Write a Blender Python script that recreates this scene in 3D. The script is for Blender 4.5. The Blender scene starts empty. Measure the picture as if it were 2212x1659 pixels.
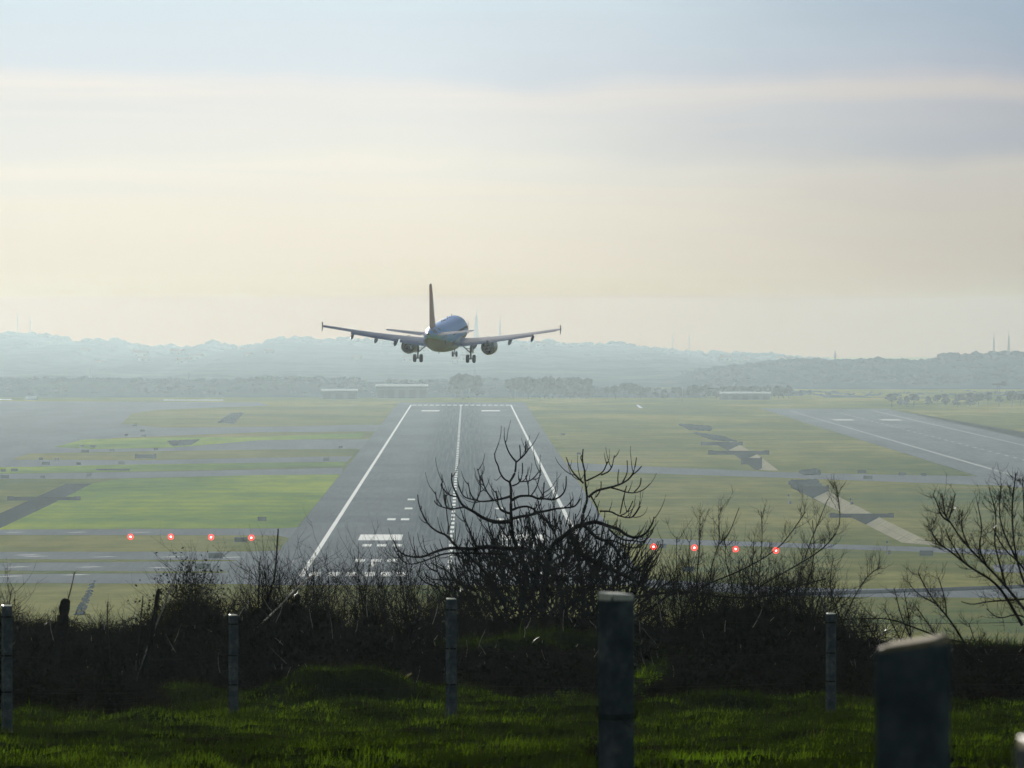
import bpy, bmesh, math, random
import numpy as np
from mathutils import Vector, Matrix, Euler
from mathutils.geometry import delaunay_2d_cdt
R = math.radians
random.seed(7)
rng = np.random.default_rng(7)
scene = bpy.context.scene
COL = scene.collection

# ------------------------------------------------------------------ camera
FPX = 22120.0            # focal length in pixels of a 2212 px wide picture (360 mm equivalent)
EYE = 51.3               # eye height above the runway
YAW = math.atan(97 / FPX)
PITCH = math.atan(143.5 / FPX)
cam_data = bpy.data.cameras.new("camera")
cam = bpy.data.objects.new("camera", cam_data)
COL.objects.link(cam)
cam.location = (0, 0, EYE)
cam.rotation_euler = (math.pi / 2 - PITCH, 0, -YAW)
cam_data.sensor_width = 36
cam_data.lens = 360
cam_data.clip_start = 0.5
cam_data.clip_end = 60000
cam_data.dof.use_dof = True
cam_data.dof.focus_distance = 900
cam_data.dof.aperture_fstop = 30
scene.camera = cam

# ------------------------------------------------------------------ sun, sky, exposure
SUN_AZ = R(-17)          # left of the view direction
SUN_EL = R(17)
sun_data = bpy.data.lights.new("sun", 'SUN')
sun_data.energy = 3.6
sun_data.angle = R(0.53)
sun_data.color = (1.0, 0.95, 0.86)
sun = bpy.data.objects.new("sun", sun_data)
COL.objects.link(sun)
sun_dir = Vector((math.sin(SUN_AZ) * math.cos(SUN_EL), math.cos(SUN_AZ) * math.cos(SUN_EL), math.sin(SUN_EL)))
sun.rotation_euler = sun_dir.to_track_quat('Z', 'Y').to_euler()

world = bpy.data.worlds.new("World")
scene.world = world
world.use_nodes = True


class NT:
    """tiny node-tree helper"""
    def __init__(self, tree):
        self.t = tree; self.n = tree.nodes; self.l = tree.links
        self.n.clear()
    def new(self, typ, **kw):
        nd = self.n.new(typ)
        for k, v in kw.items():
            setattr(nd, k, v)
        return nd
    def set(self, sock, val):
        if isinstance(val, bpy.types.NodeSocket):
            self.l.new(val, sock)
        elif val is not None:
            sock.default_value = val
    def math(self, op, a, b=None, clamp=False, c=None):
        nd = self.new('ShaderNodeMath', operation=op, use_clamp=clamp)
        self.set(nd.inputs[0], a)
        if b is not None: self.set(nd.inputs[1], b)
        if c is not None: self.set(nd.inputs[2], c)
        return nd.outputs[0]
    def mapr(self, v, a, b, c=0.0, d=1.0, smooth=False):
        nd = self.new('ShaderNodeMapRange')
        nd.clamp = True
        if smooth: nd.interpolation_type = 'SMOOTHSTEP'
        self.set(nd.inputs[0], v)
        for i, x in enumerate((a, b, c, d)): nd.inputs[i + 1].default_value = x
        return nd.outputs[0]
    def noise(self, vec, scale, detail=3, rough=0.5, dist=0.0):
        nd = self.new('ShaderNodeTexNoise')
        if vec is not None: self.l.new(vec, nd.inputs['Vector'])
        nd.inputs['Scale'].default_value = scale
        nd.inputs['Detail'].default_value = detail
        nd.inputs['Roughness'].default_value = rough
        nd.inputs['Distortion'].default_value = dist
        return nd.outputs['Fac']
    def ramp(self, v, stops):
        nd = self.new('ShaderNodeValToRGB')
        e = nd.color_ramp.elements
        while len(e) < len(stops): e.new(0.5)
        for i, (p, c) in enumerate(stops):
            e[i].position = p
            e[i].color = tuple(c) + (1,)
        self.set(nd.inputs[0], v)
        return nd.outputs[0]
    def mix(self, f, a, b, blend='MIX'):
        nd = self.new('ShaderNodeMix', data_type='RGBA', blend_type=blend)
        self.set(nd.inputs[0], f)
        for s, v in ((nd.inputs[6], a), (nd.inputs[7], b)):
            if isinstance(v, (tuple, list)): v = tuple(v) + ((1,) if len(v) == 3 else ())
            self.set(s, v)
        return nd.outputs[2]
    def scale_vec(self, v, s):
        nd = self.new('ShaderNodeMapping')
        self.l.new(v, nd.inputs[0])
        nd.inputs['Scale'].default_value = s
        return nd.outputs[0]


w = NT(world.node_tree)
tc = w.new('ShaderNodeTexCoord').outputs['Generated']
sep = w.new('ShaderNodeSeparateXYZ'); w.l.new(tc, sep.inputs[0])
sx, sy, sz = sep.outputs
az = w.math('ARCTAN2', sx, sy)                 # 0 along the runway, positive to the right
# stratus bands: height warped by slow noise
comb = w.new('ShaderNodeCombineXYZ')
w.l.new(w.math('MULTIPLY', az, 16.0), comb.inputs[0]); w.l.new(w.math('MULTIPLY', sz, 40.0), comb.inputs[1])
n1 = w.noise(comb.outputs[0], 1.6, 4, 0.5)
comb2 = w.new('ShaderNodeCombineXYZ')
w.l.new(w.math('MULTIPLY', az, 14.0), comb2.inputs[0]); w.l.new(w.math('MULTIPLY', sz, 330.0), comb2.inputs[1])
n2 = w.noise(comb2.outputs[0], 1.0, 5, 0.55, 0.6)
warp = w.math('MULTIPLY', w.mapr(sz, 0.0, 0.016), 0.0065)
zz = w.math('ADD', sz, w.math('MULTIPLY', w.math('SUBTRACT', n1, 0.5), warp))
veil = w.ramp(w.math('MULTIPLY', zz, 25.0), [
    (0, (0.38, 0.145, 0.005)), (0.0465, (0.38, 0.145, 0.005)), (0.0575, (0.49, 0.302, 0.11)), (0.075, (0.58, 0.438, 0.265)), (0.1, (0.655, 0.540, 0.385)), (0.15, (0.721, 0.628, 0.492)), (0.24, (0.785, 0.715, 0.580)), (0.37, (0.82, 0.78, 0.675)),
    (0.42, (0.76, 0.75, 0.69)), (0.50, (0.775, 0.76, 0.71)), (0.548, (0.81, 0.78, 0.72)), (0.60, (0.67, 0.725, 0.755)),
    (0.78, (0.64, 0.745, 0.79)), (1.00, (0.54, 0.665, 0.745))])
streak = w.mapr(n2, 0.40, 0.68, 0.0, 1.0, True)
streak = w.math('MULTIPLY', streak, w.mapr(sz, 0.004, 0.014, 0.0, 1.0, True))
veil = w.mix(w.math('MULTIPLY', streak, 0.24), veil, (0.62, 0.665, 0.70))
# thinner, darker veil away to the right
side = w.mapr(w.math('ADD', az, w.math('MULTIPLY', w.math('SUBTRACT', n1, 0.5), 0.03)), -0.012, 0.062, 0.0, 1.0, True)
band = w.ramp(w.math('MULTIPLY', zz, 25.0), [(0.0, (0.62, 0.60, 0.62)), (0.36, (0.60, 0.60, 0.64)), (0.40, (0.50, 0.53, 0.62)), (0.50, (0.51, 0.54, 0.63)), (0.535, (0.62, 0.61, 0.64)), (0.575, (0.56, 0.57, 0.64)), (0.66, (0.50, 0.54, 0.62)), (1.0, (0.52, 0.55, 0.63))])
right_veil = w.mix(1.0, veil, band, 'MULTIPLY')
veil = w.mix(side, veil, right_veil)
# far above the frame the veil thins to plain sky; opposite the sun it is clear
sky = w.new('ShaderNodeTexSky', sky_type='NISHITA')
sky.sun_disc = False
sky.sun_elevation = SUN_EL
sky.sun_rotation = SUN_AZ
sky.altitude = 50
sky.air_density = 1.3; sky.dust_density = 1.2; sky.ozone_density = 2.0
skyc = w.mix(1.0, sky.outputs[0], (0.05, 0.05, 0.05), 'MULTIPLY')
thin = w.mapr(sz, 0.045, 0.24, 0.0, 1.0, True)
back = w.mapr(w.math('ABSOLUTE', az), 0.25, 1.1, 0.0, 1.0, True)
f1 = w.math('MULTIPLY', thin, 0.93)
f = w.math('MAXIMUM', f1, w.math('MULTIPLY', back, 0.92))
final = w.mix(f, veil, skyc)
bg = w.new('ShaderNodeBackground'); w.l.new(final, bg.inputs[0]); bg.inputs[1].default_value = 1.0
wo = w.new('ShaderNodeOutputWorld'); w.l.new(bg.outputs[0], wo.inputs[0])

scene.view_settings.view_transform = 'Standard'
scene.view_settings.look = 'None'
scene.view_settings.exposure = 0.10
scene.view_settings.gamma = 1.0
scene.view_settings.use_curve_mapping = False
scene.render.engine = 'CYCLES'
scene.cycles.max_bounces = 5
scene.cycles.diffuse_bounces = 2
scene.cycles.glossy_bounces = 2
scene.cycles.transmission_bounces = 3
scene.cycles.volume_bounces = 0
scene.cycles.transparent_max_bounces = 6
scene.cycles.use_denoising = True
scene.cycles.sample_clamp_indirect = 4

# ------------------------------------------------------------------ picture point -> place
_m = Euler(cam.rotation_euler).to_matrix()
CR, CU, CF = _m @ Vector((1, 0, 0)), _m @ Vector((0, 1, 0)), _m @ Vector((0, 0, -1))
def ray(px, py):
    return CF * FPX + CR * (px - 1106) - CU * (py - 829.5)
def P(px, py, d):
    r = ray(px, py); r = r * (d / r.y)
    return Vector((r.x, r.y, r.z + EYE))
def G(px, py, z=0.0):
    r = ray(px, py); r = r * ((z - EYE) / r.z)
    return Vector((r.x, r.y, z))

# ------------------------------------------------------------------ object helpers
def tag(o, label=None, cat=None, group=None, kind=None):
    if label: o['label'] = label
    if cat: o['category'] = cat
    if group: o['group'] = group
    if kind: o['kind'] = kind
    return o
def thing(name, label, cat, loc=(0, 0, 0), rot=(0, 0, 0), group=None):
    o = bpy.data.objects.new(name, None)
    o.empty_display_size = 0.1
    COL.objects.link(o)
    o.location = loc; o.rotation_euler = rot
    return tag(o, label, cat, group)
def link(name, mesh, mat=None, parent=None, loc=None, rot=None):
    o = bpy.data.objects.new(name, mesh)
    COL.objects.link(o)
    if mat is not None and not mesh.materials: mesh.materials.append(mat)
    if parent is not None: o.parent = parent
    if loc is not None: o.location = loc
    if rot is not None: o.rotation_euler = rot
    return o
def copy_tree(o, parent=None):
    c = o.copy(); COL.objects.link(c)
    if parent is not None: c.parent = parent
    for ch in list(o.children):
        if ch is not c: copy_tree(ch, c)
    return c
def mesh_np(name, v, faces, smooth=False):
    """faces: (M,k) int array, or list of such arrays"""
    me = bpy.data.meshes.new(name)
    if isinstance(faces, np.ndarray): faces = [faces]
    v = np.ascontiguousarray(v, dtype=np.float32).reshape(-1, 3)
    me.vertices.add(len(v)); me.vertices.foreach_set('co', v.ravel())
    tot = np.concatenate([np.full(len(f), f.shape[1], dtype=np.int32) for f in faces])
    idx = np.concatenate([f.ravel() for f in faces]).astype(np.int32)
    me.loops.add(len(idx)); me.loops.foreach_set('vertex_index', idx)
    me.polygons.add(len(tot))
    st = np.concatenate([[0], np.cumsum(tot)[:-1]]).astype(np.int32)
    me.polygons.foreach_set('loop_start', st); me.polygons.foreach_set('loop_total', tot)
    if smooth: me.polygons.foreach_set('use_smooth', np.ones(len(tot), dtype=bool))
    me.update(calc_edges=True); me.validate()
    return me
def bm_mesh(name, bm, smooth=False, angle=None):
    me = bpy.data.meshes.new(name)
    bmesh.ops.recalc_face_normals(bm, faces=bm.faces)
    bm.to_mesh(me); bm.free()
    if smooth:
        me.polygons.foreach_set('use_smooth', [True] * len(me.polygons))
        if angle: me.set_sharp_from_angle(angle=angle)
    return me
def add_box(bm, c, s, rz=0.0, bevel=0.0):
    m = Matrix.Translation(c) @ Matrix.Rotation(rz, 4, 'Z') @ Matrix.Diagonal((s[0], s[1], s[2], 1))
    g = bmesh.ops.create_cube(bm, size=1, matrix=m)
    if bevel:
        es = {e for v in g['verts'] for e in v.link_edges}
        bmesh.ops.bevel(bm, geom=list(es), offset=bevel, segments=2, affect='EDGES')
def box_mesh(name, c, s, bevel=0.0):
    bm = bmesh.new(); add_box(bm, c, s, 0, bevel); return bm_mesh(name, bm)
def add_tube(bm, pts, radii, n=8, caps=True):
    rings = []
    pts = [Vector(p) for p in pts]
    if not hasattr(radii, '__len__'): radii = [radii] * len(pts)
    for i, p in enumerate(pts):
        t = (pts[min(i + 1, len(pts) - 1)] - pts[max(i - 1, 0)]).normalized()
        ref = Vector((0, 0, 1)) if abs(t.z) < 0.9 else Vector((1, 0, 0))
        a = t.cross(ref).normalized(); b = t.cross(a)
        rings.append([bm.verts.new(p + (a * math.cos(k * 2 * math.pi / n) + b * math.sin(k * 2 * math.pi / n)) * radii[i]) for k in range(n)])
    for r0, r1 in zip(rings, rings[1:]):
        for k in range(n):
            bm.faces.new((r0[k], r0[(k + 1) % n], r1[(k + 1) % n], r1[k]))
    if caps:
        bm.faces.new(rings[0][::-1]); bm.faces.new(rings[-1])
    return rings
def loft(rings_pts, caps=True):
    bm = bmesh.new()
    rings = [[bm.verts.new(p) for p in r] for r in rings_pts]
    n = len(rings[0])
    for r0, r1 in zip(rings, rings[1:]):
        for k in range(n):
            bm.faces.new((r0[k], r0[(k + 1) % n], r1[(k + 1) % n], r1[k]))
    if caps:
        bm.faces.new(rings[0][::-1]); bm.faces.new(rings[-1])
    return bm
def tubes_np(PP, RR, sides=3):
    """PP (N,K,3), RR (N,K) -> verts, quads"""
    PP = np.asarray(PP, dtype=np.float64); RR = np.asarray(RR, dtype=np.float64)
    N, K, _ = PP.shape
    T = np.gradient(PP, axis=1)
    T /= np.linalg.norm(T, axis=2, keepdims=True) + 1e-9
    ref = np.where(np.abs(T[..., 2:3]) < 0.95, np.array([0, 0, 1.0]), np.array([1.0, 0, 0]))
    A = np.cross(T, ref); A /= np.linalg.norm(A, axis=2, keepdims=True) + 1e-9
    B = np.cross(T, A)
    ang = np.arange(sides) * 2 * np.pi / sides
    V = PP[:, :, None, :] + RR[:, :, None, None] * (A[:, :, None, :] * np.cos(ang)[None, None, :, None] + B[:, :, None, :] * np.sin(ang)[None, None, :, None])
    idx = np.arange(N * K * sides).reshape(N, K, sides)
    a = idx[:, :-1, :]; b = np.roll(a, -1, axis=2); d = idx[:, 1:, :]; c = np.roll(d, -1, axis=2)
    F = np.stack([a, b, c, d], axis=-1).reshape(-1, 4)
    return V.reshape(-1, 3), F

# ------------------------------------------------------------------ value noise for terrain
_tab = rng.random((256, 256))
def vnoise(x, y):
    xi = np.floor(x).astype(int); yi = np.floor(y).astype(int)
    fx = x - xi; fy = y - yi
    fx = fx * fx * (3 - 2 * fx); fy = fy * fy * (3 - 2 * fy)
    g = lambda i, j: _tab[i & 255, j & 255]
    return (g(xi, yi) * (1 - fx) + g(xi + 1, yi) * fx) * (1 - fy) + (g(xi, yi + 1) * (1 - fx) + g(xi + 1, yi + 1) * fx) * fy
def fbm(x, y, o=4):
    s = 0; a = 0.5
    for k in range(o):
        s = s + a * (vnoise(x * 2 ** k + 13.7 * k, y * 2 ** k + 5.1 * k) - 0.5); a *= 0.5
    return s

# ------------------------------------------------------------------ materials
def mat(name, build):
    m = bpy.data.materials.new(name); m.use_nodes = True
    t = NT(m.node_tree)
    out = t.new('ShaderNodeOutputMaterial')
    t.l.new(build(t), out.inputs[0])
    return m
def principled(t, color, rough=0.6, metal=0.0, spec=0.5, bump=None, bstr=0.3, bdist=0.01, coat=0.0):
    if isinstance(color, (tuple, list)): color = tuple(color) + ((1,) if len(color) == 3 else ())
    if rough >= 0.7:        # matt ground, bark, concrete: no mirror-like sheen at grazing angles
        b = t.new('ShaderNodeBsdfDiffuse'); t.set(b.inputs[0], color); b.inputs[1].default_value = 0.5
        if bump is not None:
            bp = t.new('ShaderNodeBump'); bp.inputs['Strength'].default_value = bstr; bp.inputs['Distance'].default_value = bdist
            t.l.new(bump, bp.inputs['Height']); t.l.new(bp.outputs[0], b.inputs['Normal'])
        return b.outputs[0]
    b = t.new('ShaderNodeBsdfPrincipled')
    t.set(b.inputs['Base Color'], color); t.set(b.inputs['Roughness'], rough)
    b.inputs['Metallic'].default_value = metal
    b.inputs['Specular IOR Level'].default_value = spec
    b.inputs['Coat Weight'].default_value = coat
    if bump is not None:
        bp = t.new('ShaderNodeBump'); bp.inputs['Strength'].default_value = bstr; bp.inputs['Distance'].default_value = bdist
        t.l.new(bump, bp.inputs['Height']); t.l.new(bp.outputs[0], b.inputs['Normal'])
    return b.outputs[0]
def plain(name, c, rough=0.6, metal=0.0, spec=0.5, var=0.15, scale=3.0, coat=0.0):
    def f(t):
        g = t.new('ShaderNodeNewGeometry').outputs['Position']
        n = t.noise(g, scale, 4, 0.6)
        col = t.mix(t.mapr(n, 0.3, 0.7), tuple(x * (1 - var) for x in c), tuple(min(1, x * (1 + var)) for x in c))
        return principled(t, col, rough, metal, spec, coat=coat)
    return mat(name, f)
def field_grass(name, c1, c2, c3, sx=0.010, sy=0.0022):
    def f(t):
        pos = t.new('ShaderNodeNewGeometry').outputs['Position']
        v = t.scale_vec(pos, (sx, sy, 0.01))
        a = t.noise(v, 1.0, 5, 0.6, 0.4)
        fine = t.noise(t.scale_vec(pos, (0.12, 0.02, 0.1)), 1.0, 5, 0.65)
        row = t.noise(t.scale_vec(pos, (0.002, 0.03, 0.1)), 1.0, 3, 0.6)
        v2 = t.math('ADD', t.math('MULTIPLY', a, 0.6), t.math('ADD', t.math('MULTIPLY', fine, 0.22), t.math('MULTIPLY', row, 0.18)))
        col = t.ramp(v2, [(0.39, c1), (0.50, c2), (0.60, c3)])
        return principled(t, col, 0.9, 0, 0.2)
    return mat(name, f)
M_green = field_grass('grass_green', (0.12, 0.23, 0.003), (0.28, 0.42, 0.004), (0.56, 0.64, 0.005))
M_field = field_grass('grass_field', (0.12, 0.17, 0.005), (0.28, 0.26, 0.015), (0.50, 0.41, 0.06))
M_dry = field_grass('grass_dry', (0.16, 0.18, 0.008), (0.30, 0.27, 0.03), (0.46, 0.38, 0.07))
def asphalt(name, base, rubber=False, var=0.25):
    def f(t):
        pos = t.new('ShaderNodeNewGeometry').outputs['Position']
        a = t.noise(t.scale_vec(pos, (0.05, 0.004, 0.1)), 1.0, 5, 0.6)
        b = t.noise(t.scale_vec(pos, (0.9, 0.02, 0.1)), 1.0, 3, 0.6)
        s = t.math('ADD', t.math('MULTIPLY', a, 0.6), t.math('MULTIPLY', b, 0.4))
        col = t.mix(t.mapr(s, 0.3, 0.7), tuple(x * (1 - var) for x in base), tuple(x * (1 + var) for x in base))
        if rubber:
            sp = t.new('ShaderNodeSeparateXYZ'); t.l.new(pos, sp.inputs[0])
            dx = t.math('ABSOLUTE', t.math('ADD', sp.outputs[0], 3.6))
            k = t.mapr(dx, 5.0, 17.0, 1.0, 0.0, True)
            ky = t.mapr(sp.outputs[1], 2150.0, 2500.0, 0.0, 1.0, True)
            k = t.math('MULTIPLY', t.math('MULTIPLY', k, ky), t.mapr(t.noise(t.scale_vec(pos, (1.3, 0.004, 0.1)), 1.0, 3, 0.6), 0.35, 0.6, 0.45, 1.0))
            col = t.mix(k, col, (0.11, 0.125, 0.15))
            # patched full-width strips of newer surfacing
            st = t.noise(t.scale_vec(pos, (0.0, 0.006, 0.0)), 1.0, 2, 0.5)
            col = t.mix(t.mapr(st, 0.55, 0.6, 0.0, 0.25), col, (0.15, 0.165, 0.19))
        return principled(t, col, 0.75, 0, 0.35)
    return mat(name, f)
M_runway = asphalt('runway_asphalt', (0.28, 0.275, 0.285), True)
M_taxi = asphalt('taxiway_asphalt', (0.33, 0.325, 0.325))
M_apron = asphalt('apron_concrete', (0.34, 0.325, 0.32))
M_paint = plain('white_runway_paint', (0.84, 0.83, 0.78), 0.55, var=0.22, scale=0.6)
M_faded = plain('faded_runway_paint', (0.50, 0.49, 0.48), 0.68, var=0.25, scale=0.3)
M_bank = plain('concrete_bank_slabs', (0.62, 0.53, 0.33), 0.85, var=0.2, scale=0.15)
M_ditchdark = plain('shaded_bank_grass', (0.02, 0.045, 0.025), 0.95, var=0.3, scale=0.2, spec=0.1)  # shadow on the ditch bank put into a darker grass colour
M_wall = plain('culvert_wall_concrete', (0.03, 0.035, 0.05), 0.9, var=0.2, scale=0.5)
M_sign = plain('sign_back_green', (0.035, 0.065, 0.06), 0.6, var=0.1)
M_signdark = plain('sign_back_dark', (0.035, 0.035, 0.05), 0.6, var=0.1)
M_metal = plain('grey_metal', (0.22, 0.23, 0.25), 0.45, 0.6)
M_white = plain('white_aircraft_paint', (0.76, 0.78, 0.80), 0.22, var=0.02, coat=0.6, spec=0.6)
M_wing = plain('grey_wing_paint', (0.06, 0.10, 0.25), 0.35, var=0.05, coat=0.2)
M_belly = plain('grey_belly_paint', (0.14, 0.17, 0.19), 0.4, var=0.08)
M_fin = plain('dark_red_fin_paint', (0.26, 0.002, 0.012), 0.35, var=0.1, coat=0.3)
M_nacelle = plain('nacelle_paint', (0.10, 0.10, 0.11), 0.28, var=0.05, coat=0.4)
M_dark = plain('dark_opening', (0.012, 0.012, 0.015), 0.6)
M_tyre = plain('tyre_rubber', (0.018, 0.018, 0.02), 0.8)
M_red = plain('red_paint', (0.42, 0.03, 0.03), 0.4)
M_blue = plain('dark_blue_paint', (0.03, 0.05, 0.14), 0.3)
M_steel = plain('gear_steel', (0.035, 0.035, 0.045), 0.5, 0.3)
M_scrub = plain('bluish_scrub', (0.025, 0.05, 0.055), 0.95, var=0.3, scale=0.3)
M_treefar = plain('pine_foliage', (0.028, 0.045, 0.030), 0.95, var=0.4, scale=0.4, spec=0.1)
M_bark_far = plain('far_bark', (0.06, 0.05, 0.04), 0.95)
M_roof = plain('white_metal_roof', (0.85, 0.84, 0.80), 0.5, var=0.05, scale=0.2)
M_shed = plain('shed_wall', (0.10, 0.12, 0.15), 0.8, var=0.15, scale=0.3)
M_house = plain('pale_house_wall', (0.34, 0.33, 0.30), 0.8, var=0.1, scale=0.1)
M_tile = plain('house_roof', (0.22, 0.12, 0.09), 0.9, var=0.1, scale=0.1)
def hill_mat(name, a, b):
    def f(t):
        pos = t.new('ShaderNodeNewGeometry').outputs['Position']
        n = t.noise(t.scale_vec(pos, (0.012, 0.004, 0.08)), 1.0, 6, 0.65)
        n2 = t.noise(t.scale_vec(pos, (0.08, 0.02, 0.3)), 1.0, 4, 0.65)
        v = t.math('ADD', t.math('MULTIPLY', n, 0.6), t.math('MULTIPLY', n2, 0.4))
        return principled(t, t.mix(t.mapr(v, 0.38, 0.62), a, b), 0.95, 0, 0.1)
    return mat(name, f)
M_hillA = hill_mat('far_hill_cover', (0.045, 0.07, 0.085), (0.13, 0.155, 0.165))  # blue of the distant haze mixed into the cover colour
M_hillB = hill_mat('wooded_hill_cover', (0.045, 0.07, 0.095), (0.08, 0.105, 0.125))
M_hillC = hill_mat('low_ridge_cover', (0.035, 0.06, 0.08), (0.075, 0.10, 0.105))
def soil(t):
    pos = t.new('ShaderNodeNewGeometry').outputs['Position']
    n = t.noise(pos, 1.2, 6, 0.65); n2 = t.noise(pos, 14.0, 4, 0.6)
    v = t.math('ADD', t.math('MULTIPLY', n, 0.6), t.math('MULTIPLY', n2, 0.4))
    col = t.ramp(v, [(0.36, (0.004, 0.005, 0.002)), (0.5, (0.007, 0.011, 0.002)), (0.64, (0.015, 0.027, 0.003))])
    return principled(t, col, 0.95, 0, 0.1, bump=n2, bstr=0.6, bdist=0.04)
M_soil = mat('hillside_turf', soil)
def leafy(name, dcol, dcol2, tcol, gloss=0.35, nscale=0.9, dry=None):
    def f(t):
        pos = t.new('ShaderNodeNewGeometry').outputs['Position']
        n = t.noise(pos, nscale, 4, 0.6); n2 = t.noise(pos, 23.0, 2, 0.6)
        k = t.mapr(t.math('ADD', t.math('MULTIPLY', n, 0.7), t.math('MULTIPLY', n2, 0.3)), 0.51, 0.66)
        col = t.mix(k, dcol, dcol2)
        if dry: col = t.mix(t.mapr(n2, 0.60, 0.68), col, dry)
        d = principled(t, col, gloss, 0, 0.1)
        tr = t.new('ShaderNodeBsdfTranslucent')
        t.set(tr.inputs[0], t.mix(k, tuple(x * 0.10 for x in tcol), tcol))
        mx = t.new('ShaderNodeMixShader'); mx.inputs[0].default_value = 0.5
        t.l.new(d, mx.inputs[1]); t.l.new(tr.outputs[0], mx.inputs[2])
        return mx.outputs[0]
    return mat(name, f)
M_blade = leafy('grass_blades', (0.004, 0.007, 0.001), (0.030, 0.060, 0.002), (0.16, 0.29, 0.004), 0.8, 0.65, (0.03, 0.026, 0.01))  # dark base and bright patches put shade and sun into the blade colour
M_blade_dry = leafy('dry_grass_blades', (0.03, 0.026, 0.01), (0.06, 0.05, 0.02), (0.08, 0.08, 0.02), 0.8)
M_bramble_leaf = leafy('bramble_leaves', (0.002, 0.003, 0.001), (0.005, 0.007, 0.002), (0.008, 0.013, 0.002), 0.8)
M_sapling_leaf = leafy('sapling_leaves', (0.012, 0.013, 0.005), (0.024, 0.021, 0.008), (0.04, 0.045, 0.008), 0.8)
def bark(name, a, b, rough=0.5):
    def f(t):
        pos = t.new('ShaderNodeNewGeometry').outputs['Position']
        n = t.noise(pos, 25.0, 4, 0.6)
        return principled(t, t.mix(t.mapr(n, 0.35, 0.65), a, b), rough, 0, 0.3)
    return mat(name, f)
M_fig = bark('fig_bark', (0.007, 0.006, 0.006), (0.014, 0.012, 0.011), 0.75)
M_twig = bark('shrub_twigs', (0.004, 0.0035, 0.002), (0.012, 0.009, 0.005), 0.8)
def wet_bark(t):
    pos = t.new('ShaderNodeNewGeometry').outputs['Position']
    n = t.noise(pos, 25.0, 4, 0.6)
    col = t.mix(t.mapr(n, 0.35, 0.65), (0.004, 0.0035, 0.002), (0.012, 0.009, 0.005))
    a = principled(t, col, 0.8); b = principled(t, col, 0.32, 0, 0.35)
    mx = t.new('ShaderNodeMixShader')
    t.set(mx.inputs[0], t.mapr(t.noise(pos, 7.0, 3, 0.6), 0.62, 0.66, 0.0, 0.8))
    t.l.new(a, mx.inputs[1]); t.l.new(b, mx.inputs[2])
    return mx.outputs[0]
M_shrub = mat('shrub_bark', wet_bark)
M_pale = bark('pale_dead_stem', (0.16, 0.14, 0.10), (0.26, 0.23, 0.17), 0.4)
M_stump = bark('dark_wood', (0.010, 0.009, 0.008), (0.022, 0.019, 0.015), 0.9)
def concrete(t):
    pos = t.new('ShaderNodeTexCoord').outputs['Object']
    n = t.noise(pos, 9.0, 6, 0.65); n2 = t.noise(pos, 70.0, 3, 0.6)
    col = t.ramp(n, [(0.3, (0.055, 0.065, 0.065)), (0.5, (0.10, 0.115, 0.11)), (0.66, (0.18, 0.185, 0.17))])
    lich = t.noise(pos, 22.0, 5, 0.7)
    col = t.mix(t.mapr(lich, 0.58, 0.66, 0, 0.6), col, (0.06, 0.065, 0.055))
    return principled(t, col, 0.85, 0, 0.3, bump=n2, bstr=0.5, bdist=0.002)
M_post = mat('weathered_concrete_post', concrete)
M_wire = plain('rusty_wire', (0.02, 0.016, 0.013), 0.85, 0.0, 0.1)
M_yellow = plain('yellow_tag', (0.35, 0.25, 0.03), 0.5)
def emit(name, c, s):
    def f(t):
        e = t.new('ShaderNodeEmission'); e.inputs[0].default_value = tuple(c) + (1,); e.inputs[1].default_value = s
        return e.outputs[0]
    return mat(name, f)
M_lamp_core = emit('lamp_core', (1.0, 0.62, 0.55), 6.0)
M_lamp_red = emit('lamp_red_lens', (1.0, 0.02, 0.012), 3.2)

# ================================================================== THE AIRFIELD GROUND
def poly_obj(name, pts, mat_, z, parent=None, kind='structure'):
    bm = bmesh.new()
    f = bm.faces.new([bm.verts.new((p[0], p[1], z)) for p in pts])
    bmesh.ops.triangulate(bm, faces=[f])
    for f in bm.faces:
        if f.normal.z < 0: f.normal_flip()
    me = bpy.data.meshes.new(name); bm.to_mesh(me); bm.free()
    o = link(name, me, mat_, parent)
    if kind: o['kind'] = kind
    return o
def gp(lst): return [tuple(G(x, y).xy) for x, y in lst]

# rims of the ditches, traced on the ground: (left rim, right rim) from far to near
DITCH = {
 'left': ([(143, 1044.5), (75, 1075), (0, 1109), (-110, 1160)], [(203, 1044.5), (110, 1090), (0, 1141), (-60, 1168)]),
 'right': ([(1706, 1052), (1795, 1096), (1870, 1133), (1948, 1172)], [(1777, 1056), (1873, 1105), (1950, 1143), (2022, 1178)]),
 'upper': ([(1532, 954), (1560, 966), (1590, 985), (1632, 1015)], [(1580, 954), (1606, 966), (1640, 985), (1682, 1017)]),
}
holes = {k: gp(a) + gp(b)[::-1] for k, (a, b) in DITCH.items()}
gx0, gx1, gy0, gy1 = -3800, 3800, 430, 13200
S = 0.001
verts2 = []; edges2 = []
for x in np.linspace(gx0, gx1, 12):
    for y in np.linspace(gy0, gy1, 14):
        verts2.append(Vector((x * S, y * S)))
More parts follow.
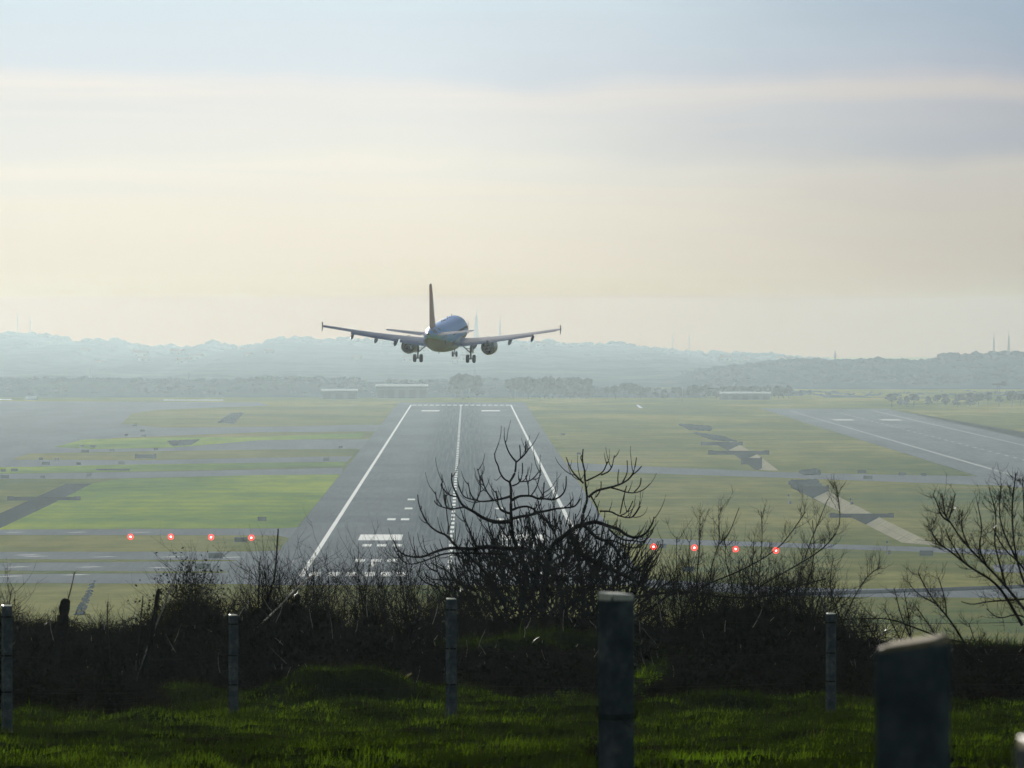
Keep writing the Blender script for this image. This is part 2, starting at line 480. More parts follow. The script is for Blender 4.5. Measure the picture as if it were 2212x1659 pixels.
# border
cor = [(gx0, gy0), (gx1, gy0), (gx1, gy1), (gx0, gy1)]
b0 = len(verts2); verts2 += [Vector((a * S, b * S)) for a, b in cor]; edges2 += [(b0 + i, b0 + (i + 1) % 4) for i in range(4)]
for h in holes.values():
    b0 = len(verts2); verts2 += [Vector((a * S, b * S)) for a, b in h]
    edges2 += [(b0 + i, b0 + (i + 1) % len(h)) for i in range(len(h))]
ov, oe, of, *_ = delaunay_2d_cdt(verts2, edges2, [], 1, 1e-7)
def inside(p, poly):
    c = False; n = len(poly)
    for i in range(n):
        x1, y1 = poly[i]; x2, y2 = poly[(i + 1) % n]
        if (y1 > p[1]) != (y2 > p[1]) and p[0] < (x2 - x1) * (p[1] - y1) / (y2 - y1) + x1: c = not c
    return c
tri = []
for fc in of:
    cx = sum(ov[i].x for i in fc) / 3 / S; cy = sum(ov[i].y for i in fc) / 3 / S
    if not any(inside((cx, cy), h) for h in holes.values()):
        a, b, c_ = fc
        n = (ov[b] - ov[a]).cross(ov[c_] - ov[a])
        tri.append((a, b, c_) if n > 0 else (a, c_, b))
me = mesh_np('ground', np.array([(v.x / S, v.y / S, 0.0) for v in ov]), np.array(tri))
tag(link('ground', me, M_field), kind='structure')

# ditches: real channels, the facing bank laid with concrete slabs
def ditch(name, key, bank_mat, near_mat, depth, slabs=False):
    L, Rr = [Vector((*p, 0)) for p in gp(DITCH[key][0])], [Vector((*p, 0)) for p in gp(DITCH[key][1])]
    bm1 = bmesh.new(); bm2 = bmesh.new()
    for i in range(len(L) - 1):
        q = []
        for j in (i, i + 1):
            wv = Rr[j] - L[j]
            q.append((L[j], L[j] + wv * 0.38 + Vector((0, 0, -depth)), L[j] + wv * 0.50 + Vector((0, 0, -depth)), Rr[j]))
        for bmx, a, b in ((bm2, 0, 1), (bm2, 1, 2), (bm1, 2, 3)):
            bmx.faces.new([bmx.verts.new(p) for p in (q[0][a], q[1][a], q[1][b], q[0][b])])
    for j in (0, len(L) - 1):
        wv = Rr[j] - L[j]; dn = Vector((0, 0, -depth))
        bm2.faces.new([bm2.verts.new(p) for p in (L[j], L[j] + wv * 0.38 + dn, L[j] + wv * 0.50 + dn, Rr[j])])
    o = link(name, bm_mesh(name, bm2), near_mat); o['kind'] = 'structure'
    if not slabs:
        link('bank', bm_mesh('bank', bm1), bank_mat, o)
    else:
        bm1.free()
        # slabs laid down the facing bank, each its own piece
        cnt = 0
        for i in range(len(L) - 1):
            seg = (Rr[i + 1] - Rr[i]).length
            nn = max(1, int(seg / 22))
            for k in range(nn):
                for row in range(2):
                    cs = []
                    for u, vv in ((k / nn, row / 2), ((k + 1) / nn, row / 2), ((k + 1) / nn, (row + 1) / 2), (k / nn, (row + 1) / 2)):
                        Lp = L[i].lerp(L[i + 1], u); Rp = Rr[i].lerp(Rr[i + 1], u)
                        f = Lp + (Rp - Lp) * 0.50 + Vector((0, 0, -depth))
                        cs.append(f.lerp(Rp, vv))
                    c = sum(cs, Vector()) / 4
                    cs = [c + (p - c) * 0.965 for p in cs]
                    bm = bmesh.new()
                    lo = [bm.verts.new(p) for p in cs]; hi = [bm.verts.new(p + Vector((-0.05, -0.02, 0.16))) for p in cs]
                    bm.faces.new(hi); bm.faces.new(lo[::-1])
                    for e in range(4): bm.faces.new((lo[e], lo[(e + 1) % 4], hi[(e + 1) % 4], hi[e]))
                    link('bank_slab', bm_mesh('bank_slab', bm), bank_mat, o); cnt += 1
        bmb = bmesh.new()
        for i in range(len(L) - 1):
            f0 = L[i] + (Rr[i] - L[i]) * 0.5 + Vector((0, 0, -depth)); f1 = L[i + 1] + (Rr[i + 1] - L[i + 1]) * 0.5 + Vector((0, 0, -depth))
            bmb.faces.new([bmb.verts.new(p) for p in (f0, f1, Rr[i + 1], Rr[i])])
        link('bank_bed', bm_mesh('bank_bed', bmb), M_ditchdark, o)
    return o
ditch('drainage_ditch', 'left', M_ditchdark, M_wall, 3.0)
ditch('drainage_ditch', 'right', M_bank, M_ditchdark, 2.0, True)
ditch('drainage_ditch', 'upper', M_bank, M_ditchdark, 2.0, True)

# culvert walls and short dark walls standing across the ditches
def cross_wall(px0, px1, py, h, label, th=1.5, name='culvert_wall', bumps=True):
    a, b = G(px0, py), G(px1, py)
    c = (a + b) / 2; L = (b - a).length
    t = thing(name, label, 'wall', (c.x, c.y, 0.0), (0, 0, math.atan2(b.y - a.y, b.x - a.x)))
    bm = bmesh.new(); add_box(bm, (0, 0, h / 2 - 1.0), (L, th, h + 2.0))
    link('wall_body', bm_mesh('wall_body', bm), M_wall, t)
    if bumps:
        for sgn in (-1, 1):
            bm = bmesh.new(); add_box(bm, (sgn * (L / 2 - L * 0.04), 0, h / 2), (L * 0.09, th * 1.5, h * 1.35), bevel=0.1)
            link('end_pier', bm_mesh('end_pier', bm), M_wall, t)
    return t
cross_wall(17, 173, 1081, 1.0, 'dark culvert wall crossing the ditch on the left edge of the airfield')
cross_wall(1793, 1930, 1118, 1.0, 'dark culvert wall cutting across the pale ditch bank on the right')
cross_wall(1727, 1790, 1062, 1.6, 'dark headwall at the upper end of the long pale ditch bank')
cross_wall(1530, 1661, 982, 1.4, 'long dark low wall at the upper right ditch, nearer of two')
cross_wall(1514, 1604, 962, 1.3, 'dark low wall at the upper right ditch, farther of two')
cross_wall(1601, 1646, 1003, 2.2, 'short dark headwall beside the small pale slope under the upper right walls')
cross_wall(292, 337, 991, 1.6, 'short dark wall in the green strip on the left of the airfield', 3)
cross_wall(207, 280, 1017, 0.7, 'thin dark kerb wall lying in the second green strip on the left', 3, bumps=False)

# dark scrub patches in the fields
def scrub(pts, h, label, n=600):
    poly = gp(pts)
    xs = [p[0] for p in poly]; ys = [p[1] for p in poly]
    V = []; k = 0
    while k < n:
        x = random.uniform(min(xs), max(xs)); y = random.uniform(min(ys), max(ys))
        if inside((x, y), poly):
            V.append((x, y)); k += 1
    V = np.array(V)
    vv, ff = blobs(np.c_[V, np.full(n, h * 0.3)], h * rng.uniform(0.3, 0.75, n), stretch=(1.4, 3.0, 0.8))
    o = link('scrub', mesh_np('scrub', vv, ff, True), M_scrub)
    return tag(o, label, 'scrub', kind='stuff')
_ico = bmesh.new(); bmesh.ops.create_icosphere(_ico, subdivisions=1, radius=1)
ICV = np.array([v.co[:] for v in _ico.verts]); ICF = np.array([[v.index for v in f.verts] for f in _ico.faces]); _ico.free()
def blobs(c, r, stretch=(1, 1, 1), jit=0.28):
    N = len(c)
    base = ICV[None] * (1 + rng.uniform(-jit, jit, (N, len(ICV), 1)))
    v = c[:, None, :] + base * np.asarray(r)[:, None, None] * np.array(stretch)
    f = ICF[None] + (np.arange(N) * len(ICV))[:, None, None]
    return v.reshape(-1, 3), f.reshape(-1, 3)
scrub([(363, 954), (430, 951), (412, 962), (375, 965)], 0.7, 'dark triangular scrub patch in the green field left of the runway')
scrub([(470, 914), (500, 893), (525, 893), (505, 916)], 0.8, 'dark slanting scrub patch in the far field left of the runway')
scrub([(1465, 917), (1535, 922), (1535, 932), (1490, 929)], 0.9, 'bluish scrub above the upper right ditch')
scrub([(1500, 936), (1560, 944), (1590, 955), (1540, 951)], 0.8, 'scrub line between the bluish scrub and the upper right ditch')
scrub([(1707, 1042), (1762, 1040), (1775, 1056), (1730, 1060), (1712, 1050)], 1.1, 'dark bushes at the top end of the long pale ditch bank')
scrub([(1731, 1021), (1765, 1018), (1768, 1027), (1740, 1027)], 1.2, 'low dark bush on the far side of the right taxiway')
scrub([(160, 1330), (200, 1256), (207, 1256), (180, 1330)], 0.35, 'faint dark track of weeds running up the near field on the left', 200)

# runway and markings
RW_C = -3.6
y_thr, y_end = 2022.0, 6004.0
runway = poly_obj('runway', [(-41.3, 1960), (34.6, 1960), (34.6, 6180), (-41.3, 6180)], M_runway, 0.12)
def rect_mesh(name, w_, l_, th=0.004):
    bm = bmesh.new(); add_box(bm, (0, 0, 0), (w_, l_, th)); return bm_mesh(name, bm)
ZM = 0.16
for x in (-33.4 + 0.6, 26.2 - 0.6):
    link('edge_line', rect_mesh('edge_line', 1.0, y_end - y_thr), M_paint, runway, (x, (y_end + y_thr) / 2, ZM))
mcl = rect_mesh('centreline_stripe', 0.9, 27)
y = y_thr + 60
while y < y_end - 60:
    link('centreline_stripe', mcl, M_paint, runway, (RW_C, y + 16, ZM)); y += 50
mth = rect_mesh('threshold_stripe', 2.2, 34)
tx = [(-1) ** 0 * 0]
for px0, px1 in ((669, 682), (707, 727), (748, 766), (789, 802), (821, 841), (859, 874)):
    c = G((px0 + px1) / 2, 1249)
    for x in (c.x, 2 * RW_C - c.x):
        link('threshold_stripe', mth, M_paint, runway, (x, y_thr + 19, ZM))
mfar = rect_mesh('end_stripe', 2.4, 40)
for k in range(17):
    link('end_stripe', mfar, M_paint, runway, (-33.4 + 2.5 + k * 3.41, y_end - 22, ZM))
maim = rect_mesh('aiming_point_mark', 10.0, 62)
for x in (-20.1, 2 * RW_C + 20.1):
    link('aiming_point_mark', maim, M_paint, runway, (x, 2383, ZM))
    link('aiming_point_mark', maim, M_paint, runway, (x, 5620, ZM))
mbar = rect_mesh('touchdown_bar', 2.1, 24)
for yy, xs in ((1179.3, (793, 824.5, 858)), (1212, (777.5, 812.5, 847)), (1123, (845.5, 875)), (1099.5, (882.5,)), (1080, (888.5,))):
    for px in xs:
        c = G(px, yy)
        link('touchdown_bar', mbar, M_paint, runway, (c.x, c.y, ZM)); link('touchdown_bar', mbar, M_paint, runway, (2 * RW_C - c.x, c.y, ZM))

# second runway on the right
rw2 = poly_obj('runway', [(165, 3090), (262, 3040), (262, 3400), (236, 3700), (236, 5750), (165, 5750)], M_taxi, 0.12)
for x in (177, 223):
    link('edge_line', rect_mesh('edge_line', 0.8, 2450), M_faded, rw2, (x, 4400, ZM))
mcl2 = mcl.copy(); mcl2.materials.clear(); maim2 = maim.copy(); maim2.materials.clear()
y = 3300
while y < 5500:
    link('centreline_stripe', mcl2, M_faded, rw2, (200, y + 15, ZM)); y += 60
for x in (188, 212):
    link('aiming_point_mark', maim2, M_faded, rw2, (x, 5120, ZM))

# apron and taxiways (left), grass islands on top
poly_obj('apron', gp([(-160, 866), (560, 869), (585, 878), (560, 905), (250, 935), (100, 960), (20, 1002), (-160, 1005)]), M_apron, 0.04)
poly_obj('taxiway', gp([(230, 926), (400, 920), (846, 918), (820, 932), (560, 934), (250, 946), (150, 960), (60, 962), (100, 948)]), M_taxi, 0.08)
poly_obj('taxiway', gp([(20, 1000), (60, 962), (160, 957), (560, 949.5), (800, 949), (786, 971), (545, 972), (300, 975), (60, 980)]), M_taxi, 0.07)
poly_obj('taxiway', gp([(-160, 1008), (0, 1003), (25, 994), (300, 993), (545, 988), (760, 986), (750, 998), (300, 1004), (0, 1012), (-160, 1018)]), M_taxi, 0.07)
poly_obj('taxiway', gp([(-160, 1024), (0, 1024), (300, 1020), (560, 1015), (742, 1010.5), (737, 1025), (560, 1026.5), (250, 1034), (0, 1035), (-160, 1036)]), M_taxi, 0.07)
poly_obj('taxiway', gp([(-160, 1144), (0, 1144.5), (600, 1142), (642, 1139.5), (690, 1139.5), (680, 1163), (625, 1163), (600, 1157), (0, 1156), (-160, 1156)]), M_taxi, 0.06)
poly_obj('taxiway', gp([(-160, 1192.5), (0, 1192.5), (540, 1192), (590, 1190), (640, 1190), (620, 1222), (600, 1262), (530, 1262), (-160, 1259)]), M_taxi, 0.06)
poly_obj('grass_island', gp([(-160, 1209), (0, 1208.5), (500, 1210.5), (517, 1211.5), (500, 1213), (0, 1216.5), (-160, 1217)]), M_field, 0.10)
poly_obj('grass_island', gp([(-160, 1233), (0, 1233.5), (480, 1235.5), (500, 1237), (470, 1238.5), (0, 1241), (-160, 1241)]), M_field, 0.10)
poly_obj('grass_island', gp([(285, 893), (340, 886), (560, 877), (850, 876), (824, 917), (600, 922), (350, 924), (262, 916)]), M_dry, 0.14)
poly_obj('grass_island', gp([(117, 966), (180, 950), (370, 945), (560, 944), (788, 935), (780, 947), (560, 952), (370, 968), (200, 971)]), M_green, 0.14)
poly_obj('grass_island', gp([(25, 993), (60, 981), (300, 977), (545, 972), (772, 970), (760, 986), (545, 990), (300, 995)]), M_dry, 0.14)
poly_obj('grass_island', gp([(-160, 1014), (0, 1010), (300, 1004), (748, 998), (740, 1008), (300, 1019), (0, 1024), (-160, 1025)]), M_green, 0.14)
big = gp([(203, 1043), (260, 1034.5), (560, 1026.5), (735, 1025), (641.5, 1139.5), (620, 1141), (0, 1144), (2, 1141), (110, 1090)])
poly_obj('grass_island', big, M_green, 0.05)
poly_obj('grass_island', gp([(-160, 1156.5), (600, 1157.5), (620, 1161), (585, 1190), (540, 1192), (-160, 1192)]), M_field, 0.03)
# right hand taxiways
poly_obj('taxiway', gp([(1222, 999), (1400, 1008), (1637, 1018.5), (1815, 1024), (2105, 1029), (2230, 1030), (2230, 1051), (2092, 1047), (1815, 1037), (1637, 1030.5), (1400, 1023), (1235, 1016)]), M_taxi, 0.07)
poly_obj('taxiway', gp([(1322, 1157), (1400, 1163), (1637, 1171.5), (1962, 1181), (2300, 1193), (2300, 1204), (1962, 1191.5), (1637, 1181), (1400, 1176), (1330, 1173)]), M_taxi, 0.07)
poly_obj('service_road', gp([(1360, 1252), (1480, 1256), (1640, 1266), (1820, 1273), (2180, 1270), (2330, 1268), (2330, 1290), (2180, 1292), (1820, 1290), (1620, 1284), (1380, 1268)]), M_taxi, 0.07)
poly_obj('service_road', gp([(2144, 1221), (2330, 1217), (2330, 1240), (2150, 1236)]), M_apron, 0.07)
poly_obj('grass_island', gp([(1195, 940), (1400, 948), (1440, 962), (1400, 1003), (1240, 996)]), M_dry, 0.03)
bm = bmesh.new()
pA = [G(1640, 1291), G(1820, 1285), G(2000, 1279), G(2300, 1268)]
for p in pA: pass
rings = add_tube(bm, [p + Vector((0, 0, 0.35)) for p in pA], 0.45, 6)
tag(link('kerb_drain', bm_mesh('kerb_drain', bm), M_signdark), 'long thin dark drain edge slanting across the grey service road at right', 'drain')

# yellowish paint dashes on the left taxiways
mdash = rect_mesh('paint_dash', 1.2, 9)
for px, py in ((32, 1151), (166, 1151), (305, 1151), (76, 1203), (226, 1204), (372, 1204), (36, 1226), (194, 1226), (350, 1227), (23, 1246), (165, 1243), (58, 1200), (500, 1205)):
    c = G(px, py)
    o = link('paint_dash', rect_mesh('paint_dash', 2.4, 7), M_paint, None, (c.x, c.y, 0.13), (0, 0, R(-35)))
    o['kind'] = 'structure'

# ---- airfield signs
def sign_proto(w_, h_, m):
    bmq = bmesh.new(); add_box(bmq, (0, 0, 0.25 + h_ / 2), (w_, 0.25, h_), bevel=0.03)
    bl = bmesh.new(); add_box(bl, (0, 0, 0.12), (0.12, 0.12, 0.26))
    return bm_mesh('panel', bmq), bm_mesh('leg', bl), m
protos = {'g': sign_proto(2.2, 1.0, M_sign), 'd': sign_proto(1.6, 0.9, M_signdark), 'l': sign_proto(2.9, 1.1, M_sign)}
SIGNS = [
 (184, 979, 'l', 'long green sign back on the uppermost left strip, beside a small dark one'),
 (99, 1006, 'l', 'green sign back at the left end of the middle strip'),
 (123, 996, 'd', 'small dark sign above the middle left strip, right of its neighbour'),
 (88, 995, 'd', 'small dark sign above the green sign at the left end of the middle strip'),
 (170, 1006, 'd', 'small dark sign on the middle left strip, right of the green sign'),
 (262, 1004, 'g', 'square dark green sign near the dark wall on the middle left strip'),
 (31, 1020, 'g', 'green sign close to the left edge of the picture, on the second green strip'),
 (7, 1021, 'd', 'small dark sign at the very left edge, on the second green strip'),
 (10, 1035, 'l', 'long dark sign at the left edge beside the lower left taxiway'),
 (92, 1035, 'd', 'small sign on the near side of the lower left taxiway'),
 (192, 1031, 'd', 'purplish dark box on the lower left taxiway above the ditch end'),
 (566, 1127, 'g', 'bluish sign back alone in the big green field by the runway'),
 (520, 1173, 'l', 'grey green sign back between the two right-hand lamps of the left light row'),
 (465, 1208, 'l', 'dark green sign back on the thin grass strip below the left red lights'),
 (440, 1232, 'l', 'dark green sign back just above the leafless bushes on the left'),
 (200, 968, 'g', 'faint green sign on the first green strip'),
 (176, 967, 'd', 'tiny dark box left of the faint green sign on the first green strip'),
 (242, 976, 'd', 'tiny reddish box on the uppermost left taxiway'),
 (337, 974, 'd', 'tiny dark box right of the reddish one on the uppermost left taxiway'),
 (291, 921.5, 'g', 'distant green sign at the corner of the far left field'),
 (308, 934, 'g', 'distant green sign below the corner of the far left field'),
 (310, 944.5, 'g', 'distant green sign just above the first green strip'),
 (273, 943, 'd', 'distant dark box left of the two green signs in the far left field'),
 (705, 997, 'g', 'green sign near the runway shoulder on the narrow left grass strip'),
 (736, 969.5, 'd', 'dark sign close to the runway on the upper left taxiway'),
 (1862, 1024, 'l', 'bluish sign on the far side of the right taxiway'),
 (1875, 1037, 'l', 'bluish sign on the near side of the right taxiway'),
 (1949, 1028.5, 'g', 'sign with a pointed top by the tip of the right field'),
 (1996, 1029.5, 'd', 'small dark post sign at the tip of the right field'),
 (2001, 1203, 'l', 'faint green sign back below the pale ditch bank on the right'),
 (1487, 1237, 'g', 'dark blue sign back low in the right field among the twigs'),
 (1432, 1186, 'd', 'low dark box right of the first red lamp on the right'),
 (1250, 984, 'd', 'small dark box in the grass right of the runway'),
 (1216, 941, 'd', 'tiny dark box in the far grass right of the runway'),
]
for px, py, k, lab in SIGNS:
    pm, lm, m = protos[k]
    c = G(px, py)
    t = thing('airfield_sign', lab, 'sign', c, (0, 0, R(random.uniform(-8, 8))), 'signs standing on the airfield')
    link('panel', pm, m, t)
    wd = {'g': 0.8, 'd': 0.55, 'l': 1.1}[k]
    link('leg', lm, M_metal, t, (-wd, 0, 0)); link('leg', lm, M_metal, t, (wd, 0, 0))

# ---- red approach lights beside the runway
bmh = bmesh.new(); add_box(bmh, (0, 0.55, 0.75), (1.25, 1.0, 0.62), bevel=0.05); m_house = bm_mesh('housing', bmh)
bml = bmesh.new(); add_tube(bml, [(0, 0, 0), (0, 0, 0.5)], 0.06, 8); m_leg = bm_mesh('leg', bml, True)
def disc(name, r, y):
    bm = bmesh.new(); add_tube(bm, [(0, y, 0.75), (0, y - 0.03, 0.75)], [r, r * 0.9], 20); return bm_mesh(name, bm)
m_red = disc('red_lens', 0.66, 0.03); m_core = disc('bright_lamp', 0.21, -0.01)
names = ['leftmost', 'second from the left', 'third from the left', 'rightmost']
for side_, pts in (('left', ((282, 1160), (369, 1160), (456, 1161), (543, 1162))), ('right', ((1412, 1182), (1500, 1184), (1589, 1187), (1676, 1190)))):
    for k, (px, py) in enumerate(pts):
        c = G(px, py + 6.5)
        t = thing('approach_light', f'glowing red lamp, {names[k]} of four in the row {side_} of the runway', 'runway light', c, (0, 0, 0), f'red lights {side_} of the runway')
        link('housing', m_house, M_metal, t)
        for x, y_ in ((-0.5, 0.2), (0.5, 0.2), (-0.5, 0.95), (0.5, 0.95)): link('leg', m_leg, M_metal, t, (x, y_, 0))
        link('red_lens', m_red, M_lamp_red, t); link('bright_lamp', m_core, M_lamp_core, t)

# ================================================================== HILLS, FAR TREES, BUILDINGS
def ridge(name, pts, d, base_d, behind, mat_, label=None, nz=2.0, seed=0.0):
    """terrain strip whose skyline passes through the traced points at distance d"""
    px = np.array([p[0] for p in pts], float); py = np.array([p[1] for p in pts], float)
    xs = np.arange(px[0], px[-1] + 0.1, 4.0)
    top = np.interp(xs, px, py)
    ws = []
    prof = [(0, -0.02), (0.25, 0.22), (0.5, 0.5), (0.75, 0.8), (1.0, 1.0)]
    rows = []
    for x_, y_ in zip(xs, top):
        t_ = P(x_, y_, d)
        col = []
        for u, h in prof:
            dd = base_d + (d - base_d) * u
            z = t_.z * h + (0 if u in (0,) else nz * fbm(np.array([x_ * 0.02 + seed]), np.array([dd * 0.004]))[0] * (1 if u < 1 else 0.4))
            col.append((t_.x * (0.7 + 0.3 * u) if False else t_.x, dd, max(z, -0.3)))
        col.append((t_.x, d + behind * 0.4, t_.z * 0.7)); col.append((t_.x, d + behind, -0.3))
        rows.append(col)
    V = np.array(rows); n, m, _ = V.shape
    idx = np.arange(n * m).reshape(n, m)
    F = np.stack([idx[:-1, :-1], idx[1:, :-1], idx[1:, 1:], idx[:-1, 1:]], -1).reshape(-1, 4)
    o = link(name, mesh_np(name, V, F, True), mat_)
    return tag(o, kind='structure'), xs, top
skyA = [(-700, 730), (-300, 716), (-60, 722), (0, 721.6), (40, 718), (97, 723), (143, 730), (150, 738), (200, 735), (267, 736.6), (313, 750), (340, 753), (377, 746.6), (400, 751.6), (433, 753), (460, 740), (480, 745), (520, 751.6), (550, 744), (577, 745), (587, 735), (640, 728), (683, 733), (737, 733), (820, 736), (930, 738), (1000, 740), (1060, 735), (1090, 733), (1137, 742), (1150, 735), (1187, 738), (1220, 743), (1304, 745), (1330, 742), (1370, 745), (1380, 751.6), (1437, 756.6), (1475, 761), (1541, 763), (1608, 766.6), (1635, 761.6), (1678, 771), (1760, 778), (1900, 781), (2300, 780), (2900, 770)]
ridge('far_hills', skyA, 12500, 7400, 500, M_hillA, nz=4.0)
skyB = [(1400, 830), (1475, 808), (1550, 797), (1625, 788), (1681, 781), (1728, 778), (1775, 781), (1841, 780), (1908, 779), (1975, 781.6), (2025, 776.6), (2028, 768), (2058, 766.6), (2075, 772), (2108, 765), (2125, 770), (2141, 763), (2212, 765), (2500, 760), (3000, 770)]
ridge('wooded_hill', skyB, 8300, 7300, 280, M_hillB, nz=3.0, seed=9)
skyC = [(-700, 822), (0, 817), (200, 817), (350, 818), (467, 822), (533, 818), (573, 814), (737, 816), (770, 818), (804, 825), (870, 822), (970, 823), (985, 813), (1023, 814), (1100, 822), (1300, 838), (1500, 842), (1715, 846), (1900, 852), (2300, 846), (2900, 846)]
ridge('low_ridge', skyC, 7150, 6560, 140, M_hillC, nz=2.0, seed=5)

# rough wooded tops on the ridges (a mass nobody could count)
def ridge_trees(sky, d, spread, n, rmin, rmax, mat_, label, x0, x1, below=1.0):
    px = np.array([p[0] for p in sky], float); py = np.array([p[1] for p in sky], float)
    C = []
    for k in range(n):
        x = random.uniform(x0, x1); u = random.random() ** 1.6
        t_ = P(x, np.interp(x, px, py), d)
        C.append((t_.x, d - spread * u, t_.z * (1 - 0.9 * u * below) + 0.2))
    rr = rng.uniform(rmin, rmax, n)
    v, f = blobs(np.array(C), rr, (1.5, 1.5, 0.8), 0.35)
    return tag(link('woodland', mesh_np('woodland', v, f, True), mat_), label, 'woodland', kind='stuff')
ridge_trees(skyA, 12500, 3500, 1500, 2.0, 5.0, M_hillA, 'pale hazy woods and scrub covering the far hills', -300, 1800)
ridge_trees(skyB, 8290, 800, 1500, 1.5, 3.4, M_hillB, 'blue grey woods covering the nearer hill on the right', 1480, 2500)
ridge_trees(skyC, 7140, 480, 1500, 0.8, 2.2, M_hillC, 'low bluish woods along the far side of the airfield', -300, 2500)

# individual far trees
def crown_mesh(h, w_, seed, kind):
    r = np.random.default_rng(seed)
    n = 26
    u = r.random(n)
    if kind == 'umbrella':
        z = h * (0.62 + 0.30 * u); rad = w_ * (0.9 - 0.5 * np.abs(u - 0.3))
    else:
        z = h * (0.22 + 0.68 * u); rad = w_ * (1.0 - 0.75 * u)
    a = r.random(n) * 6.28; q = rad * np.sqrt(r.random(n)) * 0.75
    c = np.stack([np.cos(a) * q, np.sin(a) * q, z], 1)
    v, f = blobs(c, r.uniform(0.16, 0.30, n) * w_ * 1.5, (1, 1, 0.8), 0.4)
    me = mesh_np('crown', v, f, False); me.materials.append(M_treefar); return me
def trunk_mesh(h, r_):
    bm = bmesh.new()
    add_tube(bm, [(0, 0, -0.5), (0.1, 0, h * 0.4), (0, 0.1, h * 0.85)], [r_, r_ * 0.7, r_ * 0.25], 6)
    return bm_mesh('trunk', bm)
CR_ = [crown_mesh(8, 3.4, s, 'round') for s in range(3)] + [crown_mesh(8, 3.8, s + 5, 'umbrella') for s in range(3)]
TRK = trunk_mesh(8, 0.3); TRK.materials.append(M_bark_far)
FT = []
for k in range(17): FT.append((1098 + k * 11 + random.uniform(-4, 4), random.uniform(813, 819) + (6 if k < 2 or k > 15 else 0), 856, 'dark hazy pine in the dense tree clump straight beyond the runway end'))
for px, ty in ((1313, 838), (1330, 834), (1347, 829), (1358, 828), (1372, 829), (1384, 834)): FT.append((px, ty, 855, 'pine in the small loose clump right of the dense far clump'))
for px, ty in ((1398, 838), (1415, 841), (1434, 840)): FT.append((px, ty, 855, 'small lone round tree between the two far tree clumps'))
for k in range(22): FT.append((1455 + k * 12 + random.uniform(-4, 4), random.uniform(830, 840), 856, 'pine in the long row of far trees behind the white roofed shed'))
for px, ty in ((983, 812), (1000, 810), (1012, 812), (1030, 812)): FT.append((px, ty, 848, 'low spreading tree on the ridge left of the dense far clump'))
for k in range(18): FT.append((1920 + k * 20 + random.uniform(-7, 7), random.uniform(846, 858), 876, 'dark blue hazy tree along the far right edge of the airfield'))
ORD = 'first second third fourth fifth sixth seventh eighth ninth tenth eleventh twelfth thirteenth fourteenth fifteenth sixteenth seventeenth eighteenth nineteenth twentieth twenty-first twenty-second'.split()
SHORT = {'dark hazy pine in the dense': 'pine from the left in the dense tree clump beyond the runway end', 'pine in the small loose': 'pine from the left in the small loose far clump',
 'small lone round': 'small round tree from the left between the two far clumps', 'pine in the long row': 'pine from the left in the far row behind the thin roofed shed',
 'low spreading tree': 'low spreading tree from the left on the ridge under the aircraft', 'dark blue hazy tree': 'hazy blue tree from the left along the far right edge'}
cnt_ = {}
FT.sort(key=lambda q: (q[3], q[0]))
for i, (px, ty, by, lab) in enumerate(FT):
    grp = 'far trees: ' + lab
    sk = [k for k in SHORT if lab.startswith(k)][0]
    cnt_[sk] = cnt_.get(sk, 0) + 1
    lab = ORD[cnt_[sk] - 1] + ' ' + SHORT[sk]
    d = min(EYE * FPX / (by - 686), 6560) - random.uniform(0, 120)
    top = P(px, ty, d).z
    t = thing('pine_tree', lab, 'tree', (P(px, ty, d).x, d, 0), (0, 0, random.uniform(0, 6.28)), grp)
    s = top / 8.0
    t.scale = (s * random.uniform(0.9, 1.25) * min(1, 8 / top) ** 0.3, s, s)
    t.scale[1] = t.scale[0]
    link('trunk', TRK, None, t); link('crown', random.choice(CR_[:3] if random.random() < 0.5 else CR_[3:]), None, t)

# long low sheds with bright roofs
def shed(px0, px1, py, d, label, roof_h=1.1, drop=2.5):
    a, b = P(px0, py, d), P(px1, py, d)
    w_ = (b - a).length; h = a.z; c = (a + b) / 2
    t = thing('long_shed', label, 'building', (c.x, d, 0))
    D = 16
    bm = bmesh.new(); add_box(bm, (0, D / 2, (h - roof_h) / 2), (w_ - 0.6, D, h - roof_h))
    wall = link('wall', bm_mesh('wall', bm), M_shed, t)
    prof = [(-0.6, h - roof_h), (-0.6, h - roof_h + 0.45), (D * 0.25, h + 0.25), (D + 0.6, h - roof_h + 0.3), (D + 0.6, h - roof_h)]
    bm = loft([[Vector((sx_ * w_ / 2, yy, zz)) for yy, zz in prof] for sx_ in (-1, 1)])
    link('roof', bm_mesh('roof', bm), M_roof, t)
    n = max(2, int(w_ / 6))
    dm = box_mesh('door', (0, 0, 0), (w_ / n * 0.6, 0.2, (h - roof_h) * 0.7))
    for k in range(n):
        link('door', dm, M_signdark, t, (-w_ / 2 + (k + 0.5) * w_ / n, -0.05, (h - roof_h) * 0.35))
    return t
shed(353, 482, 864, 6330, 'longest low shed with a bright white roof at the far left of the airfield')
shed(693, 773, 841, 6440, 'short shed with a dull white roof left of the runway axis')
shed(811, 925, 831, 6500, 'tallest far shed with a white roof, directly behind the runway end')
shed(1555, 1665, 847, 6400, 'low shed with a thin white roof in front of the right far trees')
shed(55, 78, 857, 6380, 'small gleaming white hut far away at the left edge', 1.6)
shed(-10, 24, 863, 6385, 'white roof line cut by the left edge of the picture', 0.8)
shed(205, 270, 865, 6390, 'faint low roof between the white hut and the longest shed', 0.5)
# pale patch in the far right field
poly_obj('concrete_slab', gp([(1374, 875), (1379, 875), (1389, 882), (1381, 882)]), M_roof, 0.15)

